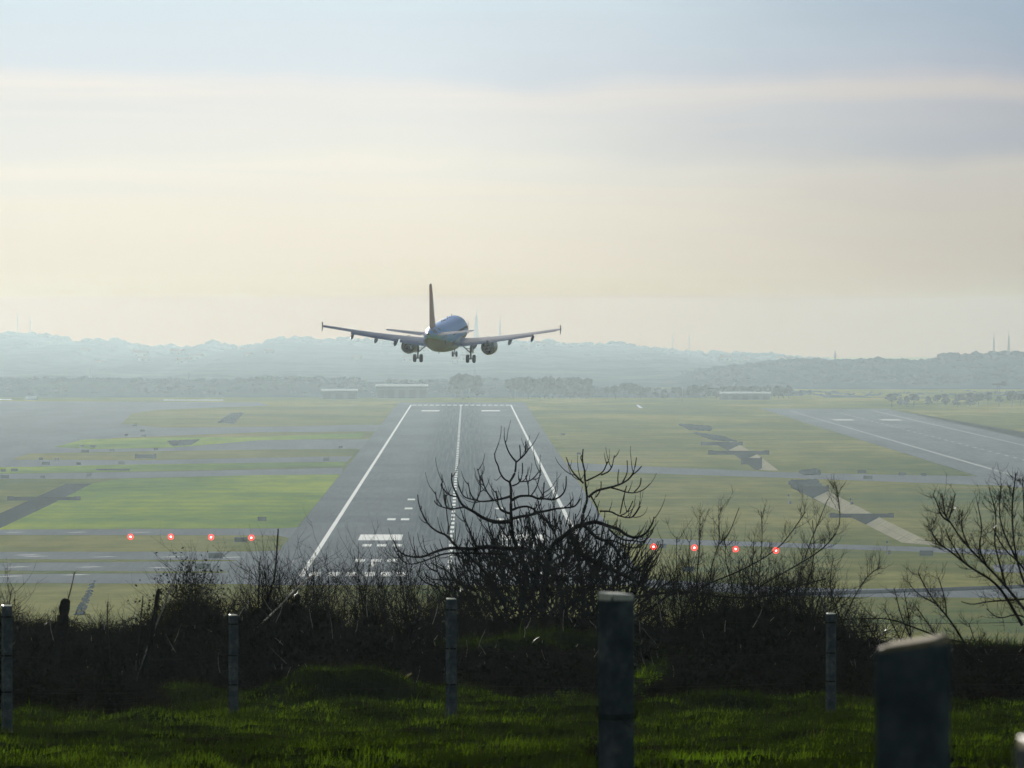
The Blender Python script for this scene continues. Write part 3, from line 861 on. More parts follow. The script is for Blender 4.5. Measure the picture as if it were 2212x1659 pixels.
# houses scattered over the far hills
bmw = bmesh.new(); add_box(bmw, (0, 0, 2.5), (9, 8, 7)); m_hw = bm_mesh('wall', bmw)
bmr = loft([[Vector((sx_ * 5, y_, z_)) for y_, z_ in ((-4.6, 6), (0, 8.4), (4.6, 6))] for sx_ in (-1, 1)]); m_hr = bm_mesh('roof', bmr)
bmn = bmesh.new(); add_box(bmn, (0, 0, 0), (1.2, 0.2, 1.4)); m_hn = bm_mesh('window', bmn)
pxs = np.array([p[0] for p in skyA], float); pys = np.array([p[1] for p in skyA], float)
for k in range(30):
    px = random.uniform(0, 1600); u = random.uniform(0.4, 0.9)
    d = 7400 + 5100 * u
    t_ = P(px, float(np.interp(px, pxs, pys)), 12500)
    x = t_.x
    hh = float(np.interp(u, [0, .25, .5, .75, 1], [-0.02, .22, .5, .8, 1])) * t_.z
    t = thing('hill_house', 'tiny pale house lost in the haze on the slope of the far hills', 'house', (x, d, hh - 1.5), (0, 0, random.uniform(-0.6, 0.6)), 'houses on the far hills')
    s = random.uniform(0.6, 1.0); t.scale = (s * random.uniform(0.9, 1.8), s, s)
    link('wall', m_hw, M_house, t); link('roof', m_hr, M_tile, t)
    for wx in (-2.6, 2.6): link('window', m_hn, M_signdark, t, (wx, -4.05, 3.2))

# masts
def mast(px, ytop, ybase, d, wpx, label, kind='lattice'):
    a, b = P(px, ytop, d), P(px, ybase + 12, d)
    H = a.z - b.z; wd = wpx * d / FPX
    t = thing('radio_mast', label, 'mast', (b.x, d, b.z), (0, 0, R(20)))
    if kind == 'lattice':
        for sx_, sy_ in ((-1, -1), (1, -1), (1, 1), (-1, 1)):
            bm = bmesh.new(); add_tube(bm, [(sx_ * wd / 2, sy_ * wd / 2, 0), (sx_ * wd * 0.12, sy_ * wd * 0.12, H * 0.8)], [wd * 0.12, wd * 0.09], 5)
            link('leg', bm_mesh('leg', bm), M_metal, t)
        bm = bmesh.new()
        for k in range(9):
            z0, z1 = H * 0.8 * k / 9, H * 0.8 * (k + 1) / 9
            w0 = wd / 2 * (1 - 0.76 * k / 9); w1 = wd / 2 * (1 - 0.76 * (k + 1) / 9)
            for s_ in (-1, 1):
                add_tube(bm, [(-w0 * s_, -w0, z0), (w1 * s_, -w1, z1)], wd * 0.05, 4)
                add_tube(bm, [(-w0, -w0 * s_, z0), (-w1, w1 * s_, z1)], wd * 0.05, 4)
        link('bracing', bm_mesh('bracing', bm), M_metal, t)
        bm = bmesh.new(); add_tube(bm, [(0, 0, H * 0.8), (0, 0, H)], [wd * 0.12, wd * 0.05], 6)
        link('antenna', bm_mesh('antenna', bm), M_metal, t)
    else:
        bm = bmesh.new(); add_tube(bm, [(0, 0, 0), (0, 0, H * 0.6), (0, 0, H)], [wd * 0.5, wd * 0.4, wd * 0.18], 8)
        link('pole', bm_mesh('pole', bm), M_metal, t)
        bm = bmesh.new(); add_tube(bm, [(0, 0, H * 0.7), (0, 0, H * 0.74)], wd * 0.9, 8)
        link('platform', bm_mesh('platform', bm), M_metal, t)
    return t
mast(38, 673, 718, 12450, 2.2, 'thin pale mast on the far hill, left of two at the left edge', 'pole')
mast(65, 682, 722, 12450, 2.6, 'thin pale mast on the far hill, right of two at the left edge', 'pole')
mast(1029, 664, 740, 12450, 9, 'tallest tapering lattice mast rising just right of the aircraft body')
mast(1080, 680, 733, 12450, 5, 'slim lattice mast right of the tallest one, over the right wing')
mast(1453, 716, 757, 12450, 2.2, 'thin mast on the hill, left of two right of the aircraft', 'pole')
mast(1489, 718, 761, 12450, 2.4, 'thin mast on the hill, right of two right of the aircraft', 'pole')
mast(1804, 757, 781, 8250, 5, 'short stout dark mast standing alone on the blue hill', 'pole')
mast(2147, 716, 765, 8250, 4.5, 'lattice mast on the blue hill, left of two near the right edge')
mast(2179, 712, 765, 8250, 5, 'taller lattice mast on the blue hill, right of two near the right edge')
mast(195, 787, 812, 8000, 6, 'squat lattice tower low on the far left plain')
mast(408, 804, 822, 7300, 4, 'small dark mast above the low ridge on the left', 'pole')
mast(1026, 789, 826, 6900, 3, 'slender pole below the nose wheel of the aircraft', 'pole')
mast(1474, 835, 868, 6200, 1.6, 'thin pole in front of the far trees right of the runway end', 'pole')
mast(1834, 1082, 1092, 2860, 2, 'tiny pole in the field left of the pale ditch bank', 'pole') if False else None
# gantry crane-like mast on the right
t = thing('gantry_mast', 'dark T-shaped gantry mast among the far trees at the right', 'mast', (P(2157, 870, 6200).x, 6200, 0))
top = P(2157, 830, 6200).z
bm = bmesh.new()
for s_ in (-1, 1): add_tube(bm, [(s_ * 1.0, 0, 0), (s_ * 0.5, 0, top)], 0.25, 6)
link('tower', bm_mesh('tower', bm), M_signdark, t)
bm = bmesh.new(); add_box(bm, (0.2, 0, top), (9, 1.2, 1.1)); link('beam', bm_mesh('beam', bm), M_signdark, t)
bm = bmesh.new(); add_box(bm, (3.3, 0, top + 0.5), (3.0, 2.0, 3.0), bevel=0.1); link('cabin', bm_mesh('cabin', bm), M_signdark, t)
# small marker posts
for px, py0, py1, lab in ((1837, 1078, 1090, 'tiny pale marker post in the field left of the long pale bank'), (1916, 1171, 1197, 'green topped marker post on the taxiway edge below the pale bank'), (1703, 1070, 1089, 'pale marker post with a box beside the right ditch')):
    c = G(px, py1); h = (py1 - py0) * c.y / FPX
    t = thing('marker_post', lab, 'post', c)
    bm = bmesh.new(); add_tube(bm, [(0, 0, 0), (0, 0, h)], 0.12, 8); link('pole', bm_mesh('pole', bm), M_metal, t)
    bm = bmesh.new(); add_box(bm, (0, 0, h), (0.5, 0.4, 0.5), bevel=0.04); link('head', bm_mesh('head', bm), M_sign, t)
    bm = bmesh.new(); add_box(bm, (0.5, 0, 0.4), (0.6, 0.5, 0.8), bevel=0.04); link('cabinet', bm_mesh('cabinet', bm), M_signdark, t)
# blue field-side box
# ================================================================== AIRCRAFT
plane = thing('airliner', 'sky-tinted white twin-engine jet airliner with a dark red fin landing over the runway', 'airplane')
base = P(959.8, 783.0, 1459)
plane.location = base
plane.rotation_mode = 'QUATERNION'
plane.rotation_quaternion = (Matrix.Rotation(R(-6.6), 3, 'Z') @ Matrix.Rotation(R(3.5), 3, 'X') @ Matrix.Rotation(R(0.75), 3, 'Y')).to_quaternion()
ZC = 4.0; Y0 = 17.9
NS = 36
ST = [(0.0, -0.62, 0.04), (0.25, -0.60, 0.42), (0.8, -0.52, 0.80), (1.6, -0.42, 1.18), (2.8, -0.25, 1.52), (4.2, -0.10, 1.80), (5.6, -0.02, 1.94), (6.8, 0, 1.98), (12, 0, 1.98), (18, 0, 1.98), (24, 0, 1.98), (26, 0.04, 1.94), (28, 0.20, 1.78), (30, 0.42, 1.55), (32, 0.68, 1.24), (34, 0.93, 0.90), (35.5, 1.10, 0.62), (36.8, 1.22, 0.38), (37.5, 1.27, 0.20)]
def ring(y, zc, rx, rz, n=NS):
    return [Vector((math.cos(2 * math.pi * k / n) * rx, y, zc + math.sin(2 * math.pi * k / n) * rz)) for k in range(n)]
bm = loft([ring(Y0 - s, ZC + z, r, r * 1.035) for s, z, r in ST])
def fus_mat(t):
    pos = t.new('ShaderNodeTexCoord').outputs['Object']
    sp = t.new('ShaderNodeSeparateXYZ'); t.l.new(pos, sp.inputs[0])
    white = (0.17, 0.42, 0.98)  # white body with the blue sky reflection put into its colour
    # grey painted underside, sharp paint edge rising toward the tail
    edge = t.math('ADD', 3.35, t.math('MULTIPLY', t.math('MAXIMUM', t.math('MULTIPLY', t.math('ADD', sp.outputs[1], 7.0), -1.0), 0.0), 0.115))
    k = t.mapr(t.math('SUBTRACT', sp.outputs[2], edge), -0.02, 0.02)
    n = t.noise(pos, 1.4, 4, 0.6)
    g = t.mix(t.mapr(n, 0.3, 0.7), (0.12, 0.115, 0.13), (0.16, 0.155, 0.17))
    col = t.mix(k, g, white)
    # thin panel seams
    fr = t.math('FRACT', t.math('MULTIPLY', sp.outputs[1], 0.45))
    seam = t.math('LESS_THAN', fr, 0.02)
    col = t.mix(t.math('MULTIPLY', seam, 0.35), col, (0.25, 0.25, 0.27))
    return principled(t, col, 0.42, 0, 0.25)
M_fus = mat('fuselage_paint', fus_mat)
fus = link('fuselage', bm_mesh('fuselage', bm, True, R(40)), M_fus, plane)
# belly fairing
bm = loft([ring(Y0 - s, ZC - 1.25, rx, rz, 24) for s, rx, rz in ((10.6, 0.5, 0.5), (11.4, 1.5, 0.95), (12.6, 2.05, 1.12), (15, 2.25, 1.18), (19, 2.25, 1.18), (21, 2.0, 1.08), (22.6, 1.3, 0.85), (23.6, 0.5, 0.5))])
link('belly_fairing', bm_mesh('belly_fairing', bm, True, R(50)), M_belly, plane)
# tail cone exhaust
bm = bmesh.new(); add_tube(bm, [(0, Y0 - 37.45, ZC + 1.27), (0, Y0 - 37.75, ZC + 1.28)], [0.21, 0.17], 14)
link('auxiliary_exhaust', bm_mesh('auxiliary_exhaust', bm, True, R(40)), M_dark, plane)
def airfoil(le, te, zle, zte, x, th, n=9):
    """closed section at span station x; le/te are y (forward), th thickness"""
    up, lo = [], []
    for k in range(n):
        u = k / (n - 1); c = u ** 1.4
        tt = th * (2.6 * math.sqrt(max(c, 0)) * (1 - c)) * 0.5 + 0.012
        y = le + (te - le) * c; z = zle + (zte - zle) * c
        up.append(Vector((x, y, z + tt))); lo.append(Vector((x, y, z - tt * 0.75)))
    return up + lo[::-1]
def wz(x): x = abs(x); return 2.80 + 0.118 * (x - 2) + 0.0026 * (x - 2) ** 2
def wing(sg):
    secs = []
    for x, sle, ste, th in ((0.6, 11.6, 18.9, 0.85), (2.0, 12.55, 18.9, 0.72), (4.2, 13.8, 18.95, 0.52), (6.4, 15.0, 18.85, 0.38), (9.5, 16.65, 19.8, 0.28), (13.0, 18.5, 20.85, 0.20), (16.4, 20.3, 21.9, 0.17), (16.95, 20.75, 22.1, 0.1)):
        z = wz(x)
        secs.append(airfoil(Y0 - sle, Y0 - ste, z + 0.12, z - 0.05, sg * x, th))
    return bm_mesh('wing', loft(secs), True, R(35))
def slab_foil(sg, pts, name):
    """pts: (x, y_le, z_le, y_te, z_te, th)"""
    secs = [airfoil(a, c, b, d, sg * x, th, 6) for x, a, b, c, d, th in pts]
    return bm_mesh(name, loft(secs), True, R(35))
for sg, sd in ((-1, 'left'), (1, 'right')):
    wg = link('wing', wing(sg), M_wing, plane)
    # flaps, lowered about 35 degrees
    for xa, xb, ca, cb in ((2.15, 6.2, 1.75, 1.45), (6.45, 13.0, 1.4, 0.95)):
        def te(x): return Y0 - np.interp(x, [2, 4.2, 6.4, 9.5, 13, 16.4], [18.9, 18.95, 18.85, 19.8, 20.85, 21.9])
        pts = []
        for x, c in ((xa, ca), ((xa + xb) / 2, (ca + cb) / 2), (xb, cb)):
            y = te(x) + 0.15; z = wz(x) - 0.10
            pts.append((x, y, z, y - c * 0.85, z - c * 0.20, 0.13))
        link('flap', slab_foil(sg, pts, 'flap'), M_wing, wg)
    # slats drooped at the front
    for xa, xb in ((2.8, 5.2), (6.5, 11.3), (11.4, 16.2)):
        def le(x): return Y0 - np.interp(x, [2, 4.2, 6.4, 9.5, 13, 16.4], [12.55, 13.8, 15.0, 16.65, 18.5, 20.3])
        pts = [(x, le(x) + 0.42, wz(x) - 0.22, le(x) - 0.05, wz(x) + 0.17, 0.10) for x in (xa, (xa + xb) / 2, xb)]
        link('slat', slab_foil(sg, pts, 'slat'), M_wing, wg)
    # flap track fairings
    for x, L, r_ in ((4.45, 2.2, 0.26), (6.9, 2.6, 0.27), (9.6, 2.4, 0.25), (12.9, 2.2, 0.22)):
        y = te(x)
        bm = bmesh.new()
        add_tube(bm, [(sg * x, y + 1.6, wz(x) - 0.30), (sg * x, y + 0.9, wz(x) - 0.52), (sg * x, y, wz(x) - 0.68), (sg * x, y - 0.7, wz(x) - 0.85), (sg * x, y - 1.35, wz(x) - 1.02)], [0.05, r_, r_ * 1.05, r_ * 0.8, 0.04], 10)
        link('flap_track_fairing', bm_mesh('flap_track_fairing', bm, True, R(60)), M_wing, wg)
    # wing tip fence
    z = wz(17)
    bm = bmesh.new()
    yf = Y0 - 20.9
    prof = [(yf + 0.05, z), (yf - 0.7, z + 0.55), (yf - 1.45, z + 0.75), (yf - 1.45, z + 0.45), (yf - 1.15, z), (yf - 1.4, z - 0.5), (yf - 1.35, z - 0.68), (yf - 0.75, z - 0.45)]
    for q in (0, 1): pass
    bm = loft([[Vector((sg * (17.0 + q * 0.07), a, b)) for a, b in prof] for q in (0, 1)])
    link('wingtip_fence', bm_mesh('wingtip_fence', bm), M_wing, wg)
    # engine
    ex, ez = sg * 5.75, 1.98
    def er(y, r): return ring(y, ez, r, r, 28)
    rr = [[p + Vector((ex, 0, 0)) for p in er(y_, r_)] for y_, r_ in ((7.5, 0.88), (7.72, 0.96), (7.45, 1.07), (6.4, 1.19), (5.2, 1.16), (4.2, 0.98), (4.17, 0.94), (4.6, 0.92), (6.8, 0.90))]
    eng = link('engine_nacelle', bm_mesh('engine_nacelle', loft(rr, False), True, R(40)), M_nacelle, plane)
    rr = [[p + Vector((ex, 0, 0)) for p in er(y_, r_)] for y_, r_ in ((6.2, 0.62), (4.6, 0.66), (3.7, 0.50), (3.3, 0.42), (3.3, 0.36), (4.0, 0.34))]
    link('core_nozzle', bm_mesh('core_nozzle', loft(rr, True), True, R(40)), M_steel, eng)
    bm = bmesh.new(); add_tube(bm, [(ex, 4.2, ez), (ex, 3.4, ez), (ex, 2.95, ez)], [0.24, 0.2, 0.04], 16)
    link('exhaust_cone', bm_mesh('exhaust_cone', bm, True), M_steel, eng)
    bm = bmesh.new(); add_tube(bm, [(ex, 6.7, ez), (ex, 6.6, ez)], 0.9, 28)
    link('fan', bm_mesh('fan', bm), M_dark, eng)
    prof = [(6.4, ez + 1.1), (5.2, wz(5.75) + 0.22), (3.2, wz(5.75) + 0.1), (1.0, wz(5.75) - 0.2), (2.6, ez + 0.75), (4.3, ez + 0.6)]
    bm = loft([[Vector((ex + q * 0.16, a, b)) for a, b in prof] for q in (-1, 1)])
    link('pylon', bm_mesh('pylon', bm), M_nacelle, plane)
    # main landing gear
    gx = sg * 3.79
    gear = bpy.data.objects.new('main_landing_gear', None); COL.objects.link(gear); gear.parent = plane; gear.location = (gx, 0, 0)
    bm = bmesh.new()
    add_tube(bm, [(0, 0, 0.58), (0, 0, 1.7)], 0.12, 12); add_tube(bm, [(0, 0, 1.5), (sg * 0.05, 0, 3.0)], 0.19, 12)
    add_tube(bm, [(-0.5, 0, 0.58), (0.5, 0, 0.58)], 0.10, 10)
    link('strut', bm_mesh('strut', bm, True, R(40)), M_steel, gear)
    bm = bmesh.new(); add_tube(bm, [(-sg * 0.08, 0, 1.45), (-sg * 1.45, 0.1, 2.65)], 0.085, 8)
    add_tube(bm, [(-sg * 0.06, 0, 2.0), (-sg * 0.75, 0.08, 2.05)], 0.045, 6)
    link('side_brace', bm_mesh('side_brace', bm, True, R(40)), M_steel, gear)
    bm = bmesh.new(); add_box(bm, (sg * 0.30, 0.1, 2.05), (0.07, 1.0, 1.5), bevel=0.02); link('gear_door', bm_mesh('gear_door', bm), M_belly, gear)
    for wx in (-0.46, 0.46):
        bm = bmesh.new()
        prof = [(-0.20, 0.30), (-0.21, 0.50), (-0.14, 0.57), (0, 0.585), (0.14, 0.57), (0.21, 0.50), (0.20, 0.30)]
        rr = [[Vector((wx + a, math.cos(6.28318 * k / 28) * r_, 0.58 + math.sin(6.28318 * k / 28) * r_)) for k in range(28)] for a, r_ in prof]
        wh = link('wheel', bm_mesh('wheel', loft(rr), True, R(40)), M_tyre, gear)
        bm.free()
# nose gear
gear = bpy.data.objects.new('nose_landing_gear', None); COL.objects.link(gear); gear.parent = plane; gear.location = (0, 12.64, 0)
bm = bmesh.new(); add_tube(bm, [(0, 0, 0.40), (0, -0.05, 1.2)], 0.07, 10); add_tube(bm, [(0, -0.05, 1.1), (0, -0.15, 2.3)], 0.12, 10); add_tube(bm, [(-0.3, 0, 0.40), (0.3, 0, 0.40)], 0.06, 8)
add_tube(bm, [(0, -0.05, 1.3), (0, 1.2, 2.2)], 0.05, 6)
link('strut', bm_mesh('strut', bm, True, R(40)), M_steel, gear)
for wx in (-0.27, 0.27):
    prof = [(-0.11, 0.2), (-0.12, 0.34), (-0.07, 0.39), (0.07, 0.39), (0.12, 0.34), (0.11, 0.2)]
    rr = [[Vector((wx + a, math.cos(6.28318 * k / 24) * r_, 0.39 + math.sin(6.28318 * k / 24) * r_)) for k in range(24)] for a, r_ in prof]
    link('wheel', bm_mesh('wheel', loft(rr), True, R(40)), M_tyre, gear)
for sg in (-1, 1):
    bm = bmesh.new(); add_box(bm, (sg * 0.42, 0.9, 1.75), (0.04, 1.5, 0.55)); link('gear_door', bm_mesh('gear_door', bm), M_belly, gear)
# fin, dorsal fillet and rudder
def fin_sec(z, sle, ste, th):
    return [Vector((p.y, p.x, z)) for p in []] or [Vector((v.z, v.y, z)) for v in airfoil(Y0 - sle, Y0 - ste, 0, 0, 0, th)]
bm = loft([fin_sec(z, a, b, th) for z, a, b, th in ((ZC + 1.45, 28.6, 34.4, 0.50), (ZC + 2.0, 29.7, 34.5, 0.46), (ZC + 3.2, 30.65, 34.75, 0.40), (ZC + 5.5, 32.2, 35.15, 0.32), (ZC + 7.9, 33.9, 35.55, 0.22), (ZC + 8.25, 34.4, 35.6, 0.12))])
fin = link('fin', bm_mesh('fin', bm, True, R(35)), M_fin, plane)
bm = loft([fin_sec(z, a, b, th) for z, a, b, th in ((ZC + 2.0, 34.53, 35.9, 0.20), (ZC + 5.0, 35.1, 36.25, 0.16), (ZC + 8.2, 35.6, 36.5, 0.10))])
link('rudder', bm_mesh('rudder', bm, True, R(35)), M_fin, fin)
# tailplanes
for sg in (-1, 1):
    pts = [(0.35, Y0 - 31.2, 5.02, Y0 - 34.6, 4.92, 0.30), (1.2, Y0 - 31.75, 5.10, Y0 - 34.75, 5.0, 0.27), (6.05, Y0 - 34.4, 5.72, Y0 - 35.8, 5.66, 0.12), (6.22, Y0 - 34.7, 5.74, Y0 - 35.85, 5.68, 0.07)]
    tp = link('tailplane', slab_foil(sg, pts, 'tailplane'), M_wing, plane)
    pts = [(1.25, Y0 - 34.78, 5.0, Y0 - 35.7, 4.97, 0.10), (6.0, Y0 - 35.83, 5.66, Y0 - 36.3, 5.64, 0.06)]
    link('elevator', slab_foil(sg, pts, 'elevator'), M_wing, tp)
# cabin windows, doors
bm = bmesh.new(); add_box(bm, (0, 0, 0), (0.04, 0.23, 0.33), bevel=0.015); m_win = bm_mesh('cabin_window', bm)
for sg in (-1, 1):
    for k in range(34):
        yy = Y0 - 6.2 - k * 0.56
        if yy < -6.0: break
        link('cabin_window', m_win, M_dark, plane, (sg * 1.955, yy, ZC + 0.45), (0, sg * R(-12), 0))
    for s_ in (4.6, 29.4):
        xx = 1.90 if s_ < 10 else 1.62
        bm = bmesh.new(); add_box(bm, (0, 0, 0), (0.05, 0.82, 1.8), bevel=0.02)
        link('cabin_door', bm_mesh('cabin_door', bm), M_wing, plane, (sg * (xx - 0.02), Y0 - s_, ZC + 0.15), (0, 0, sg * R(-5 if s_ > 10 else 5)))
# blade antennas and small roof fittings
for s_, h, l_ in ((9.0, 0.40, 0.35), (14.5, 0.45, 0.4), (21.5, 0.35, 0.35)):
    prof = [(0.2, 0), (-0.1, h), (-0.3, h), (-0.35, 0)]
    bm = loft([[Vector((q * 0.03, Y0 - s_ + a, ZC + 2.0 + b)) for a, b in prof] for q in (-1, 1)])
    link('blade_antenna', bm_mesh('blade_antenna', bm), M_dark, plane)
for s_ in (17.2, 18.4, 19.6, 12.0):
    bm = bmesh.new(); add_box(bm, (0.0, Y0 - s_, ZC + 2.06), (0.32, 0.35, 0.10), bevel=0.03)
    link('roof_fitting', bm_mesh('roof_fitting', bm), M_dark, plane)
bm = bmesh.new(); add_box(bm, (0.0, Y0 - 24.5, ZC - 2.15), (0.05, 0.4, 0.35)); link('blade_antenna', bm_mesh('blade_antenna', bm), M_dark, plane)
# red band and dark blue panel at the tail
def band(name, s0, s1, a0, a1, m, off=0.012):
    def rad(s): return np.interp(s, [q[0] for q in ST], [q[2] for q in ST]), np.interp(s, [q[0] for q in ST], [q[1] for q in ST])
    rows = []
    for s_ in np.linspace(s0, s1, 6):
        r_, z_ = rad(s_)
        rows.append([(math.cos(a) * (r_ + off), Y0 - s_, ZC + z_ + math.sin(a) * (r_ * 1.035 + off)) for a in np.linspace(a0, a1, 8)])
    V = np.array(rows); idx = np.arange(48).reshape(6, 8)
    F = np.stack([idx[:-1, :-1], idx[1:, :-1], idx[1:, 1:], idx[:-1, 1:]], -1).reshape(-1, 4)
    return link(name, mesh_np(name, V, F, True), m, plane)
band('painted_tail_mark', 35.2, 36.6, R(95), R(190), M_red)
band('painted_tail_panel', 33.9, 35.6, R(20), R(88), M_blue)
band('painted_tail_badge', 31.2, 32.1, R(38), R(58), M_blue)

# ================================================================== NEAR HILLSIDE
PY = np.array([-60, 0, 16, 34, 60, 85, 105, 125, 137, 150, 160, 172, 180, 195, 230, 300, 380, 432], float)
PZ = np.array([-1.2, -1.6, -1.86, -2.35, -3.15, -3.85, -4.38, -4.85, -5.15, -5.32, -5.38, -5.55, -6.1, -8.0, -14, -29, -44, -51.9], float)
def hump(x, y, px, py_top, d, wpx, ln, h):
    c = P(px, py_top, d); s = wpx * d / FPX / 2
    u = np.abs((x - c.x) / s)
    v = (y - d) / ln
    v = np.where(v < 0, v * 5.0, v)     # steep front facing the viewer
    return h * np.exp(-(u ** 3.0)) * np.exp(-(np.abs(v) ** 2.5))
def hz(x, y):
    x = np.asarray(x, float); y = np.asarray(y, float)
    z = np.interp(y, PY, PZ) + EYE
    near = np.clip((200 - y) / 40, 0, 1)
    z = z + near * (0.26 * fbm(x * 0.5 + 3, y * 0.16, 3) + 0.30 * fbm(x * 0.9, y * 0.42, 3) + 0.26 * fbm(x * 2.2, y * 1.3, 2)) * np.clip(y / 60, 0.2, 1)
    z = z + hump(x, y, 1075, 1340, 151, 400, 4.0, 0.50)
    z = z + hump(x, y, 1290, 1350, 153, 260, 3.5, 0.30)
    z = z + hump(x, y, 740, 1462, 134, 360, 3.0, 0.44)
    z = z + hump(x, y, 1560, 1500, 128, 300, 2.2, 0.16)
    z = z + hump(x, y, 1640, 1400, 152, 420, 5.0, 0.55)
    z = z - hump(x, y, 230, 1500, 132, 420, 6.0, 0.25)
    return z
def grid(x0, x1, nx, y0, y1, ny):
    X, Y = np.meshgrid(np.linspace(x0, x1, nx), np.linspace(y0, y1, ny))
    V = np.stack([X, Y, hz(X, Y)], -1).reshape(-1, 3)
    idx = np.arange(nx * ny).reshape(ny, nx)
    F = np.stack([idx[:-1, :-1], idx[:-1, 1:], idx[1:, 1:], idx[1:, :-1]], -1).reshape(-1, 4)
    return V, F
parts = []; off = 0; FF = []
xsN = np.unique(np.concatenate([np.linspace(-1500, -60, 24), np.linspace(-60, -14, 30), np.linspace(-14, 14, 170), np.linspace(14, 60, 30), np.linspace(60, 1500, 24)]))
ysN = np.unique(np.concatenate([np.linspace(-60, 80, 40), np.linspace(80, 175, 420), np.linspace(175, 200, 30), np.linspace(200, 432, 50)]))
X, Y = np.meshgrid(xsN, ysN)
V = np.stack([X, Y, hz(X, Y)], -1).reshape(-1, 3)
idx = np.arange(X.size).reshape(X.shape)
F = np.stack([idx[:-1, :-1], idx[:-1, 1:], idx[1:, 1:], idx[1:, :-1]], -1).reshape(-1, 4)
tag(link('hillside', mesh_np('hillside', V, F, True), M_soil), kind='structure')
def on(px, d):
    p = P(px, 1400, d); return Vector((p.x, d, float(hz(p.x, d))))

# ---- grass blades
def blades(name, n, y0, y1, hmin, hmax, wid, mat_, label, seed, clump=0.5, xr=0.052):
    r = np.random.default_rng(seed)
    y = y0 + (y1 - y0) * r.random(int(n * 2.2)) ** 0.9
    x = r.uniform(-1, 1, len(y)) * (y * xr + 0.6) + y * 0.004
    den = fbm(x * 1.1 + 9, y * 0.5, 3) + 0.5
    keep = r.random(len(y)) < np.clip((den - 0.5) * 3.0 * clump + 0.6, 0.12, 1)
    x = x[keep][:n]; y = y[keep][:n]; m = len(x); den = den[keep][:n]
    z = hz(x, y) - 0.01
    h = r.uniform(hmin, hmax, m) * (0.7 + 1.2 * np.clip(den - 0.35, 0, 0.6)) * np.where(r.random(m) < 0.03, 1.8, 1)
    a = r.random(m) * 6.283; lean = r.uniform(0.05, 0.75, m); la = r.normal(0.6, 1.3, m)
    wv = wid * r.uniform(0.6, 1.3, m) / 2
    ux, uy = np.cos(a) * wv, np.sin(a) * wv
    lx, ly = np.cos(la) * lean, np.sin(la) * lean
    b0 = np.stack([x - ux, y - uy, z], 1); b1 = np.stack([x + ux, y + uy, z], 1)
    mx, my, mz = x + lx * h * 0.35, y + ly * h * 0.35, z + h * 0.6
    m0 = np.stack([mx - ux * 0.7, my - uy * 0.7, mz], 1); m1 = np.stack([mx + ux * 0.7, my + uy * 0.7, mz], 1)
    tp = np.stack([x + lx * h, y + ly * h, z + h * (1 - 0.25 * lean)], 1)
    V = np.stack([b0, b1, m0, m1, tp], 1).reshape(-1, 3)
    i = np.arange(m) * 5
    q = np.stack([i, i + 1, i + 3, i + 2], 1); t3 = np.stack([i + 2, i + 3, i + 4], 1)
    return tag(link(name, mesh_np(name, V, [q, t3]), mat_), label, 'grass', kind='stuff')
blades('grass', 210000, 84, 156, 0.05, 0.12, 0.011, M_blade, 'short green winter grass covering the near hillside', 3)
blades('dry_grass', 9000, 86, 158, 0.08, 0.24, 0.007, M_blade_dry, 'thin dry grass stalks scattered through the near turf', 4)
blades('edge_grass', 60000, 146, 172, 0.08, 0.22, 0.012, M_blade, 'longer grass on the mounds under the bushes', 5)

# ================================================================== SHRUBS
class Twigs:
    def __init__(self): self.p = {}; 
    def add(self, pts, r0, r1, K=6):
        pts = np.asarray([tuple(p) for p in pts], float)
        L = np.concatenate([[0], np.cumsum(np.linalg.norm(np.diff(pts, axis=0), axis=1))])
        u = np.linspace(0, L[-1], K)
        q = np.stack([np.interp(u, L, pts[:, k]) for k in range(3)], 1)
        self.p.setdefault(K, ([], []))
        self.p[K][0].append(q); self.p[K][1].append(np.linspace(r0, r1, K))
        return q
    def mesh(self, name, sides=3):
        Vs, Fs, o = [], [], 0
        for K, (pp, rr) in self.p.items():
            v, f = tubes_np(np.array(pp), np.array(rr), sides)
            Vs.append(v); Fs.append(f + o); o += len(v)
        return mesh_np(name, np.concatenate(Vs), np.concatenate(Fs), True)
def grow(start, d, length, n=5, up=0.1, wob=0.15):
    p = np.array(start, float); d = np.array(d, float); d /= np.linalg.norm(d) + 1e-9
    out = [p.copy()]; st = length / n
    for k in range(n):
        d = d + np.array([random.gauss(0, wob), random.gauss(0, wob), random.gauss(0, wob) + up])
        d /= np.linalg.norm(d); p = p + d * st; out.append(p.copy())
    return np.array(out), d
def smooth_path(pts, it=2):
    pts = np.asarray(pts, float)
    for _ in range(it):
        q = [pts[0]]
        for a, b in zip(pts[:-1], pts[1:]): q += [a * 0.75 + b * 0.25, a * 0.25 + b * 0.75]
        q.append(pts[-1]); pts = np.array(q)
    return pts
def branchlets(tw, path, r, n, lmin, lmax, up, lvl=1, side=1.0, u0=0.15):
    """shoots leaving a path, each with shoots of its own"""
    path = np.asarray(path); m = len(path)
    for k in range(n):
        u = random.uniform(u0, 0.97); i = min(int(u * (m - 1)), m - 2)
        p = path[i] + (path[i + 1] - path[i]) * (u * (m - 1) - i)
        t = path[i + 1] - path[i]; t = t / (np.linalg.norm(t) + 1e-9)
        rd = np.array([random.gauss(0, 1), random.gauss(0, 1), random.gauss(0.25, 0.7)]); rd -= t * rd.dot(t) * 0.8
        rd /= np.linalg.norm(rd) + 1e-9
        d = t * 0.55 + rd * side
        L = random.uniform(lmin, lmax)
        q, _ = grow(p, d, L, 5, up, 0.10)
        tw.add(q, r * 0.75, r * 0.3, 6)
        if lvl > 1:
            branchlets(tw, q, r * 0.6, max(1, int(n * 0.4)), lmin * 0.45, lmax * 0.5, up, lvl - 1, side)

